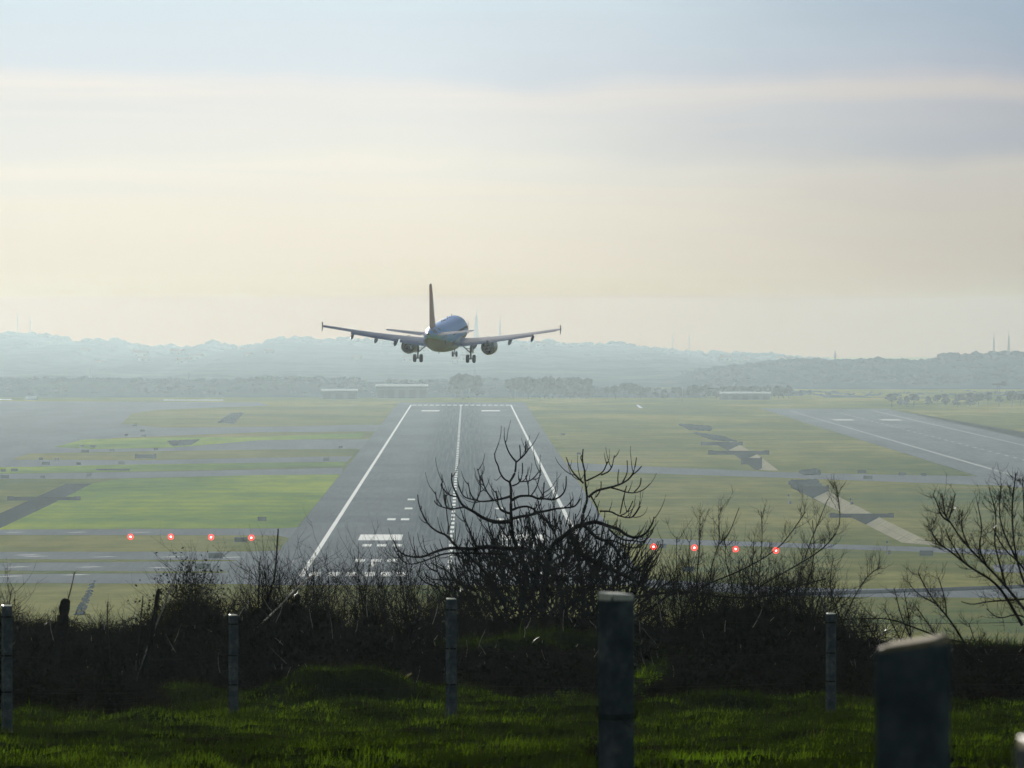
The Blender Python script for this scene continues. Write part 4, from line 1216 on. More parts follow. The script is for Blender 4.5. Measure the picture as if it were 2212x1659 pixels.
def shrub(name, label, px, wpx, ytop, d, stems, seed, mat_=None, leaves=0, spread=0.5, lvl=2, rad=0.009, sub=7, group='leafless shrubs along the hillside hedge', lowfill=True):
    random.seed(seed)
    base0 = on(px, d)
    H = P(px, ytop, d).z - base0.z
    W = wpx * d / FPX
    t = thing(name, label, 'shrub', base0, group=group)
    tw = Twigs(); thick = Twigs()
    tips = []
    stems = int(stems * 1.7)
    for k in range(stems):
        bx = random.gauss(0, 0.16) * W; by = random.gauss(0, 0.35)
        u = random.uniform(-1, 1)
        tgt = u * W / 2
        hh = H * (1.0 - 0.45 * abs(u) ** 1.6) * random.uniform(0.62, 1.0)
        z0 = float(hz(base0.x + bx, d + by)) - base0.z - 0.03
        a = np.array([bx, by, z0]); b = np.array([tgt, by + random.gauss(0, 0.5), hh])
        mid = a * 0.5 + b * 0.5 + np.array([(bx - tgt) * 0.12 + random.gauss(0, 0.08), random.gauss(0, 0.1), hh * 0.06])
        q = smooth_path([a, a * .75 + mid * .25 + np.random.default_rng(k).normal(0, .03, 3), mid, mid * .4 + b * .6 + np.random.default_rng(k + 9).normal(0, .04, 3), b], 1)
        q = tw.add(q, rad * random.uniform(0.9, 1.7), rad * 0.42, 9)
        branchlets(tw, q, rad * 0.6, sub, 0.18 * H, 0.42 * H, 0.10, lvl, 0.8, 0.2)
        tips.append(q)
    link('twigs', tw.mesh('twigs'), mat_ or M_shrub, t)['kind'] = 'stuff'
    # main stems
    st = Twigs()
    for k in range(5):
        q, _ = grow((random.gauss(0, 0.1) * W, random.gauss(0, .2), -0.1), (random.gauss(0, .3), random.gauss(0, .2), 1), H * random.uniform(.45, .7), 6, 0.0, 0.12)
        st.add(q, rad * 3.2, rad * 1.2, 7)
    link('stem', st.mesh('stem', 6), M_stump, t)
    if leaves:
        pts = np.concatenate(tips)
        c = pts[np.random.default_rng(seed).integers(0, len(pts), leaves)] + np.random.default_rng(seed + 1).normal(0, 0.16, (leaves, 3))
        link('leaves', leaf_mesh(c, 0.016, 0.034, seed), M_sapling_leaf, t)['kind'] = 'stuff'
    return t
def leaf_mesh(c, smin, smax, seed):
    r = np.random.default_rng(seed); n = len(c)
    a = r.normal(size=(n, 3)); a /= np.linalg.norm(a, axis=1, keepdims=True)
    b = np.cross(a, r.normal(size=(n, 3))); b /= np.linalg.norm(b, axis=1, keepdims=True)
    s = r.uniform(smin, smax, n)[:, None]
    V = np.stack([c - a * s, c + b * s * 0.5, c + a * s, c - b * s * 0.5], 1).reshape(-1, 3)
    return mesh_np('leaves', V, np.arange(n * 4).reshape(-1, 4))

# ---- the big bare fig tree; limbs traced, each given its own depth
def FX(p): return (p[0] / 3.648 + 848.9, p[1] / 3.648 + 939.8)
FIG_D = 160.0
FPXM = FIG_D / FPX / 3.648
random.seed(21)
LIMBS = [
 (20, 8, 0, [(1000, 1400), (1060, 1150), (1030, 1000), (965, 860), (940, 780), (930, 650), (930, 520), (930, 400), (920, 370)], .15),
 (8, 6, 0, [(920, 370), (945, 330), (965, 290), (970, 210)], .15),
 (6, 3.5, 1, [(970, 210), (930, 165), (900, 110), (882, 45)], 0),
 (6, 3.5, 1, [(970, 215), (1035, 160), (1075, 100)], 0), (4, 3, 1, [(1035, 160), (1052, 110), (1045, 50)], 0), (4, 3, 1, [(1005, 190), (1003, 120), (998, 80)], 0),
 (6, 3.5, 1, [(920, 370), (870, 345), (835, 280), (830, 240), (805, 200), (800, 145)], 0),
 (5, 3.5, 1, [(940, 400), (985, 385), (1010, 350), (1022, 290), (1020, 220)], 0), (4, 3, 1, [(1000, 368), (1070, 365), (1110, 340), (1160, 275)], 0),
 (13, 4, 2, [(930, 675), (860, 690), (780, 680), (700, 650), (640, 605), (560, 565), (530, 530), (490, 440), (462, 380), (463, 300)], -.3),
 (5, 3, 1, [(505, 485), (440, 475), (400, 430), (375, 395), (393, 365)], -.3), (6, 3, 2, [(560, 568), (470, 582), (410, 575), (345, 550), (325, 515)], -.3),
 (4, 3, 1, [(385, 560), (340, 500), (335, 445)], -.3), (4, 3, 1, [(440, 580), (415, 560), (405, 470)], -.3),
 (8, 3.5, 3, [(930, 480), (870, 500), (820, 510), (760, 520), (690, 525), (650, 515), (610, 470), (592, 375)], -.2), (5, 3, 2, [(640, 510), (570, 495), (540, 460), (515, 400)], -.2),
 (5, 3, 2, [(625, 590), (640, 540), (690, 460), (690, 350), (665, 265)], -.1), (5, 3, 2, [(790, 510), (740, 450), (710, 380), (690, 320)], -.1),
 (8, 3.5, 2, [(480, 860), (415, 780), (360, 770), (280, 710), (235, 630), (200, 540), (195, 470)], -.5), (4, 3, 1, [(430, 780), (440, 720), (420, 600), (415, 470)], -.5), (3.5, 3, 0, [(215, 590), (225, 575), (222, 560)], -.5),
 (9, 3.5, 4, [(935, 515), (990, 480), (1050, 478), (1100, 480), (1140, 505), (1200, 500), (1260, 515), (1330, 480), (1365, 420), (1365, 325)], .2),
 (4, 3, 1, [(1090, 475), (1130, 420), (1150, 350), (1165, 280)], .2), (4, 3, 1, [(1070, 475), (1068, 400), (1045, 325)], .2), (4, 3, 1, [(1185, 500), (1190, 375)], .2),
 (11, 4, 5, [(940, 660), (1010, 640), (1070, 635), (1130, 610), (1200, 600), (1280, 580), (1340, 575), (1400, 570), (1440, 560), (1480, 500)], .3),
 (9, 5, 3, [(930, 620), (860, 600), (830, 560), (812, 440)], .1), (8, 4, 3, [(940, 590), (1000, 565), (1080, 560), (1150, 620), (1220, 690), (1300, 740)], .3),
 (24, 14, 3, [(1180, 1400), (1200, 1100), (1250, 860), (1330, 810), (1390, 760), (1450, 720)], 0), (14, 5, 5, [(1450, 720), (1540, 695), (1600, 680), (1700, 720), (1780, 740), (1840, 790), (1900, 810), (1950, 800), (2000, 770), (2050, 690), (2055, 645)], .1),
 (11, 6, 1, [(1490, 710), (1495, 620), (1530, 520), (1530, 480), (1515, 380), (1510, 280)], 0), (6, 3.5, 0, [(1510, 280), (1490, 200), (1498, 110)], 0), (3.5, 3, 0, [(1490, 210), (1478, 180), (1485, 160)], 0),
 (6, 3, 2, [(1500, 378), (1450, 330), (1400, 270), (1365, 175)], 0), (6, 3, 1, [(1525, 360), (1600, 325), (1660, 290), (1690, 210)], .1), (5, 3, 1, [(1640, 315), (1720, 280), (1745, 160)], .1),
 (9, 3.5, 1, [(1540, 490), (1600, 435), (1700, 415), (1790, 390), (1860, 350), (1900, 290), (1920, 175)], .2), (4, 3, 0, [(1880, 320), (1930, 280), (1958, 245)], .2), (4, 3, 0, [(1800, 385), (1850, 300), (1845, 200)], .2), (4, 3, 0, [(1775, 390), (1770, 340), (1780, 270)], .2),
 (5, 3, 1, [(1720, 415), (1780, 430), (1850, 455), (1920, 455), (1980, 430), (2025, 385)], .2), (6, 5, 1, [(1560, 480), (1610, 570), (1620, 630), (1600, 680)], .1),
 (6, 3, 3, [(1630, 600), (1720, 600), (1770, 635), (1860, 655), (1900, 640), (1950, 560)], .2), (4, 3, 1, [(1780, 640), (1850, 610), (1890, 520)], .2), (4, 3, 0, [(1900, 450), (1950, 400), (1955, 340)], .2), (4, 3, 0, [(1600, 490), (1640, 430), (1640, 365)], .2), (4, 3, 0, [(1790, 620), (1810, 520), (1840, 400)], .2),
 (11, 4, 6, [(1500, 710), (1560, 760), (1600, 810), (1700, 840), (1770, 910), (1800, 980), (1870, 1050), (1950, 1080), (2030, 1060), (2080, 1000), (2090, 930)], -.2), (6, 3, 4, [(1650, 825), (1750, 830), (1850, 890), (1950, 890), (2000, 820)], -.3), (7, 3, 4, [(1700, 740), (1800, 830), (1900, 830), (1980, 850), (2050, 760)], .3),
 (18, 7, 8, [(1400, 780), (1440, 880), (1500, 960), (1620, 1010), (1750, 1070), (1850, 1120), (1950, 1170), (2000, 1240), (2080, 1250), (2212, 1240)], -.2),
 (14, 4, 8, [(960, 900), (850, 890), (740, 875), (620, 900), (520, 890), (430, 890), (330, 920), (230, 965), (130, 960), (60, 930), (20, 880), (12, 840)], -.5), (8, 3, 6, [(900, 940), (700, 930), (550, 930), (400, 930), (260, 990), (130, 1025), (80, 1000), (40, 940)], -.6),
 (16, 8, 6, [(1500, 1400), (1500, 1150), (1440, 900), (1390, 780)], 0), (15, 9, 6, [(1350, 1400), (1300, 1100), (1100, 900), (960, 880)], .3), (12, 7, 6, [(900, 1380), (800, 1150), (600, 950), (480, 860)], -.3), (12, 7, 6, [(1750, 1380), (1650, 1150), (1500, 960)], -.3),
 (10, 5, 6, [(800, 1400), (760, 1200), (850, 1000), (1000, 920), (1200, 900), (1400, 900)], .3), (9, 5, 6, [(1600, 1400), (1700, 1200), (1850, 1050), (1950, 900)], .4), (9, 4, 6, [(700, 1380), (560, 1200), (420, 1060), (300, 1010)], .2),
 (10, 5, 5, [(1100, 1400), (1120, 1150), (1150, 950), (1100, 780), (1060, 640)], .4), (9, 4, 5, [(1250, 1400), (1350, 1150), (1380, 950), (1420, 800), (1440, 620)], .5), (9, 4, 4, [(1300, 900), (1280, 760), (1180, 650), (1150, 560)], .4), (8, 4, 5, [(700, 1000), (640, 850), (600, 740), (570, 670)], -.2), (8, 4, 5, [(860, 1000), (800, 850), (760, 740), (740, 640)], -.1),
]
figc = FX((1250, 1400))
fb = on(figc[0], FIG_D); 
fig = thing('bare_fig_tree', 'large leafless fig tree with thick crooked limbs in front of the runway', 'tree', fb)
trunk = Twigs(); br = Twigs(); tw = Twigs()
def figp(x, y, off):
    a, b = FX((x, y)); p = P(a, b, FIG_D + off); return np.array(p) - np.array(fb)
for r0, r1, nb, pts, off in LIMBS:
    dz = off * 1.6; q = []
    if pts[0][1] >= 1380: pts = [(pts[0][0] + (pts[0][0] - pts[1][0]) * 0.3, pts[0][1] + 200)] + pts
    for k, (x, y) in enumerate(pts):
        dz += random.gauss(0, 0.09)
        q.append(figp(x, y, dz if y < 1380 else dz * 0.3))
    q = smooth_path(q, 2)
    tgt = trunk if r0 >= 12 else br
    tgt.add(q, r0 * FPXM * 1.3, max(r1, 3.6) * FPXM * 1.15, max(12, len(pts) * 3))
    branchlets(tw, q, 5.2 * FPXM, int(nb * 2.6), 0.12, 0.46, 0.34, 1, 0.85, 0.1)
# dense crooked interior
for k in range(600):
    u = random.gauss(0, 1)
    x = 1260 + u * 480; x = x if 330 < x < 2020 else random.uniform(600, 1950)
    ytop = 1030 - 210 * math.exp(-((x - 1260) / 520) ** 2) + random.uniform(0, 260)
    y = random.uniform(ytop, 1560)
    p = figp(x, y, random.gauss(0, 0.7))
    q, _ = grow(p, (random.gauss((x - 1250) / 700, 0.8), random.gauss(0, .5), random.uniform(0.1, 1)), random.uniform(0.25, 0.75), 6, 0.16, 0.2)
    tw.add(q, random.uniform(4.5, 10) * FPXM, 3.4 * FPXM, 7)
    branchlets(tw, q, 3.8 * FPXM, 3, 0.12, 0.35, 0.3, 1, 0.8)
# fine upright tangle between the limbs
for k in range(420):
    x = random.uniform(420, 2000)
    ytop = 640 + 420 * abs((x - 1250) / 800) ** 1.8
    y = ytop + random.uniform(60, 420)
    q, _ = grow(figp(x, y, random.gauss(0, 0.8)), (random.gauss((x - 1250) / 900, 0.55), random.gauss(0, .4), 1), random.uniform(0.2, 0.5), 6, 0.22, 0.16)
    tw.add(q, random.uniform(3.5, 5.5) * FPXM, 2.6 * FPXM, 7)
link('trunk', trunk.mesh('trunk', 8), M_fig, fig); link('branches', br.mesh('branches', 6), M_fig, fig); link('twigs', tw.mesh('twigs', 4), M_fig, fig)['kind'] = 'stuff'

# ---- traced-limb trees (right side)
def limb_tree(name, label, cat, limbs, d, seed, conv, lv=2, sub=6, lmin=0.12, lmax=0.4, up=0.16, mat_=None, group=None, rt=3.4):
    random.seed(seed)
    px = conv(limbs[0][2][0])[0]
    b = on(px, d)
    t = thing(name, label, cat, b, group=group)
    tr = Twigs(); tw = Twigs()
    for r0, r1, pts, nb in limbs:
        q = []; dz = 0
        for x, y in pts:
            a, c = conv((x, y)); dz += random.gauss(0, 0.08); q.append(np.array(P(a, c, d + dz)) - np.array(b))
        q = smooth_path(q, 2)
        tr.add(q, r0 * 0.95 * d / FPX, r1 * 0.95 * d / FPX, max(10, len(pts) * 3))
        branchlets(tw, q, rt * 0.24 * d / FPX, int(nb * 2.2), lmin, lmax, up, lv, 0.75, 0.08)
    link('branches', tr.mesh('branches', 6), mat_ or M_shrub, t); link('twigs', tw.mesh('twigs', 3), mat_ or M_shrub, t)['kind'] = 'stuff'
    return t
Z4 = lambda p: (p[0] / 3.848 + 1637.2, p[1] / 3.848 + 909.5)
ZC_ = lambda p: (p[0] / 3.3165 + 1152, p[1] / 3.3165 + 909.5)
ZR = lambda p: (p[0] / 3.909 + 1648, p[1] / 3.909 + 1234.5)
Z2 = lambda p: (p[0] / 3.648 + 303.2, p[1] / 3.648 + 1121.8)
ZL = lambda p: (p[0] / 3.909, p[1] / 3.909 + 1234.5)
limb_tree('bare_tree', 'leafless tree with upright spreading branches cut by the right edge of the picture', 'tree', [
 (5, 1.6, [(2560, 2250), (2420, 1850), (2212, 1560), (2060, 1370), (1900, 1200), (1700, 1000), (1600, 840), (1540, 760)], 16),
 (2.4, 1.1, [(1600, 840), (1520, 790), (1500, 700), (1455, 610)], 4), (2, 1, [(1590, 810), (1620, 700), (1640, 600)], 2), (1.6, 0.9, [(1560, 790), (1545, 700), (1530, 600)], 2),
 (4, 1.4, [(2420, 1850), (2300, 1500), (2212, 1350), (2150, 1150), (2120, 950), (2110, 700), (2145, 430)], 14),
 (4, 1.4, [(2200, 1700), (2000, 1350), (1780, 1230), (1600, 1080), (1500, 1020), (1430, 900)], 14),
 (2.6, 1.1, [(2060, 1370), (2000, 1150), (1960, 1000), (1990, 800), (1920, 550)], 10), (2.4, 1.1, [(2150, 1150), (2050, 950), (2000, 780), (2020, 530)], 10),
 (2.4, 1.1, [(1900, 1200), (1830, 1050), (1870, 900), (1820, 660)], 8), (2.2, 1, [(1760, 1060), (1690, 900), (1700, 740)], 5), (2.2, 1, [(1700, 1160), (1600, 1000), (1560, 900)], 5),
 (3, 1.2, [(2300, 1500), (2260, 1200), (2220, 900), (2200, 470)], 12), (2.6, 1.1, [(2212, 1480), (2080, 1490), (1900, 1500), (1780, 1530), (1690, 1500)], 5),
 (2.6, 1.1, [(2280, 1450), (2212, 1200), (2050, 1080), (1960, 900)], 8), (2.4, 1, [(2400, 1700), (2250, 1650), (2150, 1600), (2000, 1650), (1900, 1560)], 6),
], 122, 31, Z4, 2, 6, 0.10, 0.36, 0.12, rt=3.6)
limb_tree('leaning_shrub', 'leafless shrub with long branches leaning left behind the near right post', 'shrub', [
 (3.6, 1.4, [(1900, 1300), (1870, 950), (1780, 740), (1690, 580), (1560, 380), (1460, 270), (1380, 150), (1310, 10)], 14),
 (2.0, 1.0, [(1550, 370), (1540, 230), (1480, 50)], 5), (2.6, 1.0, [(1700, 600), (1500, 560), (1300, 480), (1050, 390), (850, 400), (620, 405)], 12),
 (1.9, 0.9, [(1460, 270), (1300, 190), (1220, 80)], 5), (2.2, 0.9, [(1380, 800), (1250, 560), (1170, 400), (1110, 140)], 9), (1.9, 0.9, [(1250, 600), (1240, 420), (1190, 160)], 6),
 (2.0, 0.9, [(1200, 640), (1120, 500), (1030, 320)], 6), (2.0, 0.9, [(1000, 640), (900, 480), (850, 390)], 5), (1.8, 0.9, [(1500, 600), (1380, 420), (1280, 280)], 6), (1.8, 0.9, [(900, 460), (760, 460), (620, 470)], 5), (1.8, .9, [(960, 500), (760, 520), (620, 490)], 5),
 (1.9, 0.9, [(1700, 1100), (1870, 860), (1800, 620), (1740, 440)], 8), (2, 0.9, [(1100, 1000), (1150, 600), (1250, 350)], 8),
], 146, 33, ZR, 2, 6, 0.10, 0.34, 0.10, rt=3.0)
limb_tree('arching_shrub', 'tangled leafless shrub with long arching shoots reaching to the right of the fig tree', 'shrub', [
 (2.6, 1.0, [(1250, 1700), (1180, 1250), (1160, 1200), (1500, 1070), (1740, 930), (1850, 800), (1950, 650)], 12),
 (2.8, 1.0, [(1700, 1700), (1500, 1350), (1580, 1200), (1900, 1030), (2100, 900), (2200, 760), (2195, 600), (2170, 470)], 14),
 (2.2, 1.0, [(1180, 1650), (1160, 1200), (1190, 950), (1190, 800), (1198, 735)], 8), (2.2, 1.0, [(1350, 1700), (1250, 1300), (1280, 1000), (1340, 870), (1325, 680), (1350, 620)], 8),
 (1.5, 0.8, [(1330, 880), (1400, 820), (1475, 620)], 2), (2.0, 0.9, [(1700, 1650), (1600, 1250), (1635, 950), (1640, 850), (1635, 650)], 7),
 (2.0, 0.9, [(1100, 1700), (1050, 1250), (1020, 1000), (1030, 830)], 7), (1.6, 0.9, [(1150, 1300), (1110, 1050), (1120, 860)], 6), (2.0, 0.9, [(1950, 1700), (1850, 1300), (1950, 950), (2110, 560)], 10),
 (1.8, 0.9, [(1450, 1650), (1440, 1200), (1370, 1000), (1380, 880)], 8), (1.8, 0.9, [(1500, 1600), (1560, 1200), (1580, 860)], 8), (2.0, 0.9, [(2000, 1650), (1900, 1350), (2020, 1000), (2000, 710)], 9),
 (3.5, 1.6, [(760, 1390), (900, 1300), (1000, 1225), (1200, 1230), (1400, 1270), (1700, 1260), (1900, 1180), (2100, 1130)], 22),
 (2.2, 1.0, [(2300, 1650), (2150, 1300), (2120, 1150), (2150, 980)], 9), (2.0, 1.0, [(2150, 1600), (2300, 1250), (2400, 1100), (2480, 1050)], 10),
], 158, 35, ZC_, 2, 7, 0.12, 0.42, 0.20, rt=3.2)

G_ = 'leafless shrubs along the hillside hedge'
shrub('leafy_sapling', 'bushy brown sapling with small dead leaves, left of the tall bare shoot', 408, 170, 1205, 150, 46, 41, leaves=5200, rad=0.008, sub=7, group=G_)
shrub('bare_shrub', 'spiky bare shrub around the tall dark upright shoot on the left', 585, 200, 1185, 152, 42, 42, group=G_)
shrub('bare_shrub', 'thin bare shrub where the left runway edge line meets the hedge', 690, 180, 1188, 154, 34, 43, group=G_, rad=.008)
shrub('bare_shrub', 'airy bare shrub in front of the threshold stripes', 780, 170, 1172, 155, 30, 44, group=G_, rad=.008)
shrub('bare_shrub', 'bare shrub touching the left limbs of the fig tree', 880, 190, 1185, 156, 38, 45, group=G_)
shrub('bare_shrub', 'fine twigged shrub filling the hollow under the left side of the fig tree', 980, 170, 1230, 157, 38, 46, group=G_)
shrub('bare_shrub', 'small dark twiggy shrub at the left edge of the picture', 18, 95, 1262, 148, 30, 47, group=G_)
shrub('bare_shrub', 'low scrubby shrub left of the dark stump', 95, 130, 1318, 150, 34, 48, group=G_)
shrub('bare_shrub', 'low weedy shrub between the dark stump and the leaning stake', 235, 190, 1318, 150, 44, 49, group=G_)
shrub('bare_shrub', 'dense dark shrub right behind the big near post', 1480, 210, 1190, 158, 46, 50, group=G_)
shrub('bare_shrub', 'dense shrub under the two right-hand red lamps', 1620, 230, 1190, 157, 46, 51, group=G_)
shrub('bare_shrub', 'twiggy shrub left of the thin right fence post', 1745, 220, 1205, 155, 44, 52, group=G_)
shrub('bare_shrub', 'sparse shrub just right of the thin right fence post', 1860, 170, 1300, 152, 26, 53, group=G_)
shrub('bare_shrub', 'low bare shrub at the foot of the right edge tree', 2120, 240, 1360, 140, 34, 54, group=G_)

# ---- dark bramble mass below the shrubs
def bramble(name, label, x0, x1, d0, d1, top, n, nl, seed):
    r = np.random.default_rng(seed)
    px = r.uniform(x0, x1, n); d = d0 + (d1 - d0) * r.random(n) + 16 * fbm(px * 0.014, px * 0 + seed, 3)
    x = (px - 1009) * d / FPX; z = hz(x, d)
    tx = np.array([q[0] for q in top], float); ty = np.array([q[1] for q in top], float)
    # height so that the top reaches the traced outline
    ztop = EYE - (np.interp(px, tx, ty) - 686) / FPX * d
    edge = np.clip((px - x0) / 90, 0.1, 1) * np.clip((x1 - px) / 90, 0.1, 1) * np.clip((d - d0 + 4) / 7, 0.2, 1) * (0.72 + 1.1 * np.clip(fbm(px * 0.03, d * 0.1 + seed, 3) + 0.25, 0, 0.6))
    hh = np.clip(ztop - z, 0.15, 2.0) * r.uniform(0.5, 1.05, n) * edge
    a = r.random(n) * 6.283; run = r.uniform(0.15, 0.6, n)
    K = 6; u = np.linspace(0, 1, K)[None]
    PX = x[:, None] + np.cos(a)[:, None] * run[:, None] * u ** 1.3 + r.normal(0, .02, (n, K))
    PYY = d[:, None] + np.sin(a)[:, None] * run[:, None] * u ** 1.3
    k2 = r.uniform(0.5, 1.0, n)[:, None]
    PZZ = z[:, None] - 0.03 + hh[:, None] * (np.sin(u * 1.571 * (1 + 0.5 * k2)))
    v, f = tubes_np(np.stack([PX, PYY, PZZ], -1), np.linspace(0.0065, 0.0028, K)[None].repeat(n, 0) * r.uniform(0.7, 1.6, n)[:, None], 3)
    t = thing(name, label, 'brambles', (0, 0, 0)) if False else None
    o = link(name, mesh_np(name, v, f, True), M_twig); tag(o, label, 'brambles', kind='stuff')
    px = r.uniform(x0, x1, nl); d = d0 + (d1 - d0) * r.random(nl) + 16 * fbm(px * 0.014, px * 0 + seed, 3); edge = np.clip((px - x0) / 90, 0.1, 1) * np.clip((x1 - px) / 90, 0.1, 1) * np.clip((d - d0 + 4) / 7, 0.2, 1) * (0.72 + 1.1 * np.clip(fbm(px * 0.03, d * 0.1 + seed, 3) + 0.25, 0, 0.6)); x = (px - 1009) * d / FPX; z = hz(x, d)
    ztop = EYE - (np.interp(px, tx, ty) - 686) / FPX * d
    c = np.stack([x, d, z + np.clip(ztop - z, 0.1, 2.0) * edge * r.uniform(0.0, 0.86, nl) ** 0.9], 1)
    o2 = link('bramble_leaves', leaf_mesh(c, 0.018, 0.045, seed), M_bramble_leaf, o); o2['kind'] = 'stuff'
    return o
TOP2 = [(700, 1440), (780, 1400), (850, 1396), (1050, 1392), (1200, 1388), (1330, 1392)]
TOP = [(-120, 1345), (60, 1350), (160, 1350), (330, 1345), (400, 1300), (500, 1310), (600, 1305), (700, 1330), (820, 1325), (900, 1325), (1000, 1325), (1290, 1320), (1400, 1325), (1480, 1320), (1600, 1310), (1720, 1320), (1790, 1350), (1880, 1385), (2100, 1400), (2320, 1390)]
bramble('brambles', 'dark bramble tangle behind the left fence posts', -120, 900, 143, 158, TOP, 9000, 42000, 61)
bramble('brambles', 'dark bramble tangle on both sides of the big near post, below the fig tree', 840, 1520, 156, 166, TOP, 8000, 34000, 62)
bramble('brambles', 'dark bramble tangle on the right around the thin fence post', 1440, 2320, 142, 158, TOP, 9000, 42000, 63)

bramble('weeds', 'dark weeds added to shade the front of the grassy mound', 740, 1330, 141, 149.5, TOP2, 5000, 26000, 64)  # added growth, its dark colour paints the shade on the mound front
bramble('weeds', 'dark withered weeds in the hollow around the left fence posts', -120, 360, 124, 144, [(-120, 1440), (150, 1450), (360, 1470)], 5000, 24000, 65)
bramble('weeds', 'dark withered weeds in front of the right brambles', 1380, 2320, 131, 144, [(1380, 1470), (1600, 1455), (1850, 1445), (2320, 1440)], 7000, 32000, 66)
# short pale dead stems, their pale colour also standing for sun glints on twigs
random.seed(77); pt = Twigs()
for k in range(230):
    px = random.uniform(0, 2212); d = random.uniform(141, 150)
    base = on(px, d); h0 = random.uniform(0.1, 1.15)
    q, _ = grow((base.x, base.y, base.z + h0), (random.gauss(0, .5), random.gauss(0, .3), 1), random.choice((0.03, 0.05, 0.08, 0.16, 0.3)), 4, 0.05, 0.12)
    pt.add(q, 0.0042, 0.002, 5)
tag(link('glint_stems', pt.mesh('glint_stems', 4), M_pale), 'thin pale stems and painted sun glints scattered through the dark hedge', 'dead stems', kind='stuff')
# ---- poles and stumps standing in the hedge
def stick(name, label, cat, conv, pts, r0, r1, d, m, seed=1, knots=False):
    random.seed(seed)
    base = on(conv(pts[0])[0], d)
    t = thing(name, label, cat, base)
    q = [np.array(P(*conv(p), d)) - np.array(base) for p in pts]
    q.insert(0, np.array([q[0][0] * 1.0 - (q[1][0] - q[0][0]) * 0.3, 0, min(-0.1, q[0][2] - 0.2)])) if q[0][2] > 0 else None
    q = smooth_path(q, 2); tw_ = Twigs()
    K = 16; tw_.add(q, r0 * d / FPX, r1 * d / FPX, K)
    me = tw_.mesh('stem', 9)
    # knobbly surface
    n = len(me.vertices); co = np.empty(n * 3); me.vertices.foreach_get('co', co); co = co.reshape(-1, 3)
    co[:, 0] += rng.normal(0, r0 * d / FPX * 0.09, n); me.vertices.foreach_set('co', co.ravel())
    link('stem', me, m, t)
    if r1 > 3:   # closed top
        bm = bmesh.new(); add_tube(bm, [Vector(q[-1]) - Vector((0, 0, 0.02)), Vector(q[-1]) + Vector((0, 0, 0.02)), Vector(q[-1]) + Vector((0.005, 0, 0.035))], [r1 * d / FPX, r1 * d / FPX * 0.85, r1 * d / FPX * 0.4], 10)
        link('cut_top', bm_mesh('cut_top', bm, True), m, t)
    else:
        tb = Twigs(); branchlets(tb, q, r1 * d / FPX * 0.8, 5, 0.05, 0.16, 0.15, 1, 0.8, 0.3); link('side_shoots', tb.mesh('side_shoots', 3), m, t)
    return t
stick('tree_stump', 'thick dark leaning stump with a rounded top near the left edge', 'stump', ZL, [(430, 1000), (470, 780), (520, 480), (555, 250)], 15, 10.5, 141, M_stump, 2)
stick('wooden_stake', 'dark rough stake leaning right, beside the leafy sapling', 'stake', ZL, [(1230, 900), (1270, 600), (1295, 430), (1340, 165)], 6.5, 4.2, 142, M_stump, 3)
stick('pale_pole', 'thin pale leaning pole crossing behind the dark stake', 'pole', ZL, [(1160, 880), (1310, 470), (1400, 260), (1490, 0)], 2.0, 1.3, 144, M_pale, 4)
stick('thin_pole', 'thin dark upright pole left of the dark stake', 'pole', ZL, [(1150, 800), (1180, 500), (1207, 205)], 2.2, 1.2, 143, M_stump, 5)
stick('thin_pole', 'short thin pole midway between the stump and the stake', 'pole', ZL, [(930, 700), (905, 450), (910, 255)], 2.0, 1.2, 143, M_stump, 6)
stick('thin_pole', 'thin curved shoot rising from behind the top of the stump', 'pole', ZL, [(500, 600), (555, 300), (600, 150), (630, 5)], 1.8, 1.1, 145, M_stump, 7)
stick('bare_shoot', 'tall dark bare shoot standing highest in the left shrubs', 'branch', Z2, [(800, 1100), (930, 770), (1010, 610), (1060, 480), (1075, 250), (1086, 75)], 2.6, 1.5, 150, M_twig, 8)
stick('bare_shoot', 'straight thin shoot just left of the tallest bare shoot', 'branch', Z2, [(925, 900), (935, 720), (937, 330)], 1.5, 1.0, 150, M_twig, 9)
stick('pale_pole', 'pale dead branch slanting through the left shrubs toward the upper right', 'branch', Z2, [(780, 1050), (880, 880), (1050, 740), (1230, 540), (1390, 410)], 2.0, 1.2, 149, M_pale, 10)
stick('tree_stump', 'dark leaning trunk inside the shrubs left of the runway edge line', 'stump', Z2, [(1060, 1150), (1120, 970), (1210, 820), (1250, 610)], 8, 4.0, 148, M_stump, 11)

# ================================================================== FENCES
def post_mesh(w_, h, top_slope=0.0, seed=0, bury=0.25):
    bm = bmesh.new()
    ws = w_ / 2
    levels = [-bury] + list(np.linspace(0, h, 7))
    rg = np.random.default_rng(seed)
    rings = []
    for z in levels:
        k = 1.0 - 0.03 * z / h
        c = ws * 0.10
        pts = [(-ws, -ws + c), (-ws + c, -ws), (ws - c, -ws), (ws, -ws + c), (ws, ws - c), (ws - c, ws), (-ws + c, ws), (-ws, ws - c)]
        rings.append([Vector((a * k + rg.normal(0, w_ * 0.006), b * k + rg.normal(0, w_ * 0.006), z + (top_slope * a if z == h else 0))) for a, b in pts])
    rings.append([Vector((p.x * 0.86, p.y * 0.86, p.z + w_ * 0.05)) for p in rings[-1]])
    return bm_mesh('post', loft(rings))
M_cap = plain('sunlit_post_top', (0.66, 0.62, 0.48), 0.32, var=0.2, scale=40, spec=0.9)  # pale colour carries the sunlight on the post tops
M_cap2 = plain('brown_sunlit_post_top', (0.30, 0.22, 0.10), 0.55, var=0.3, scale=30, spec=0.5)
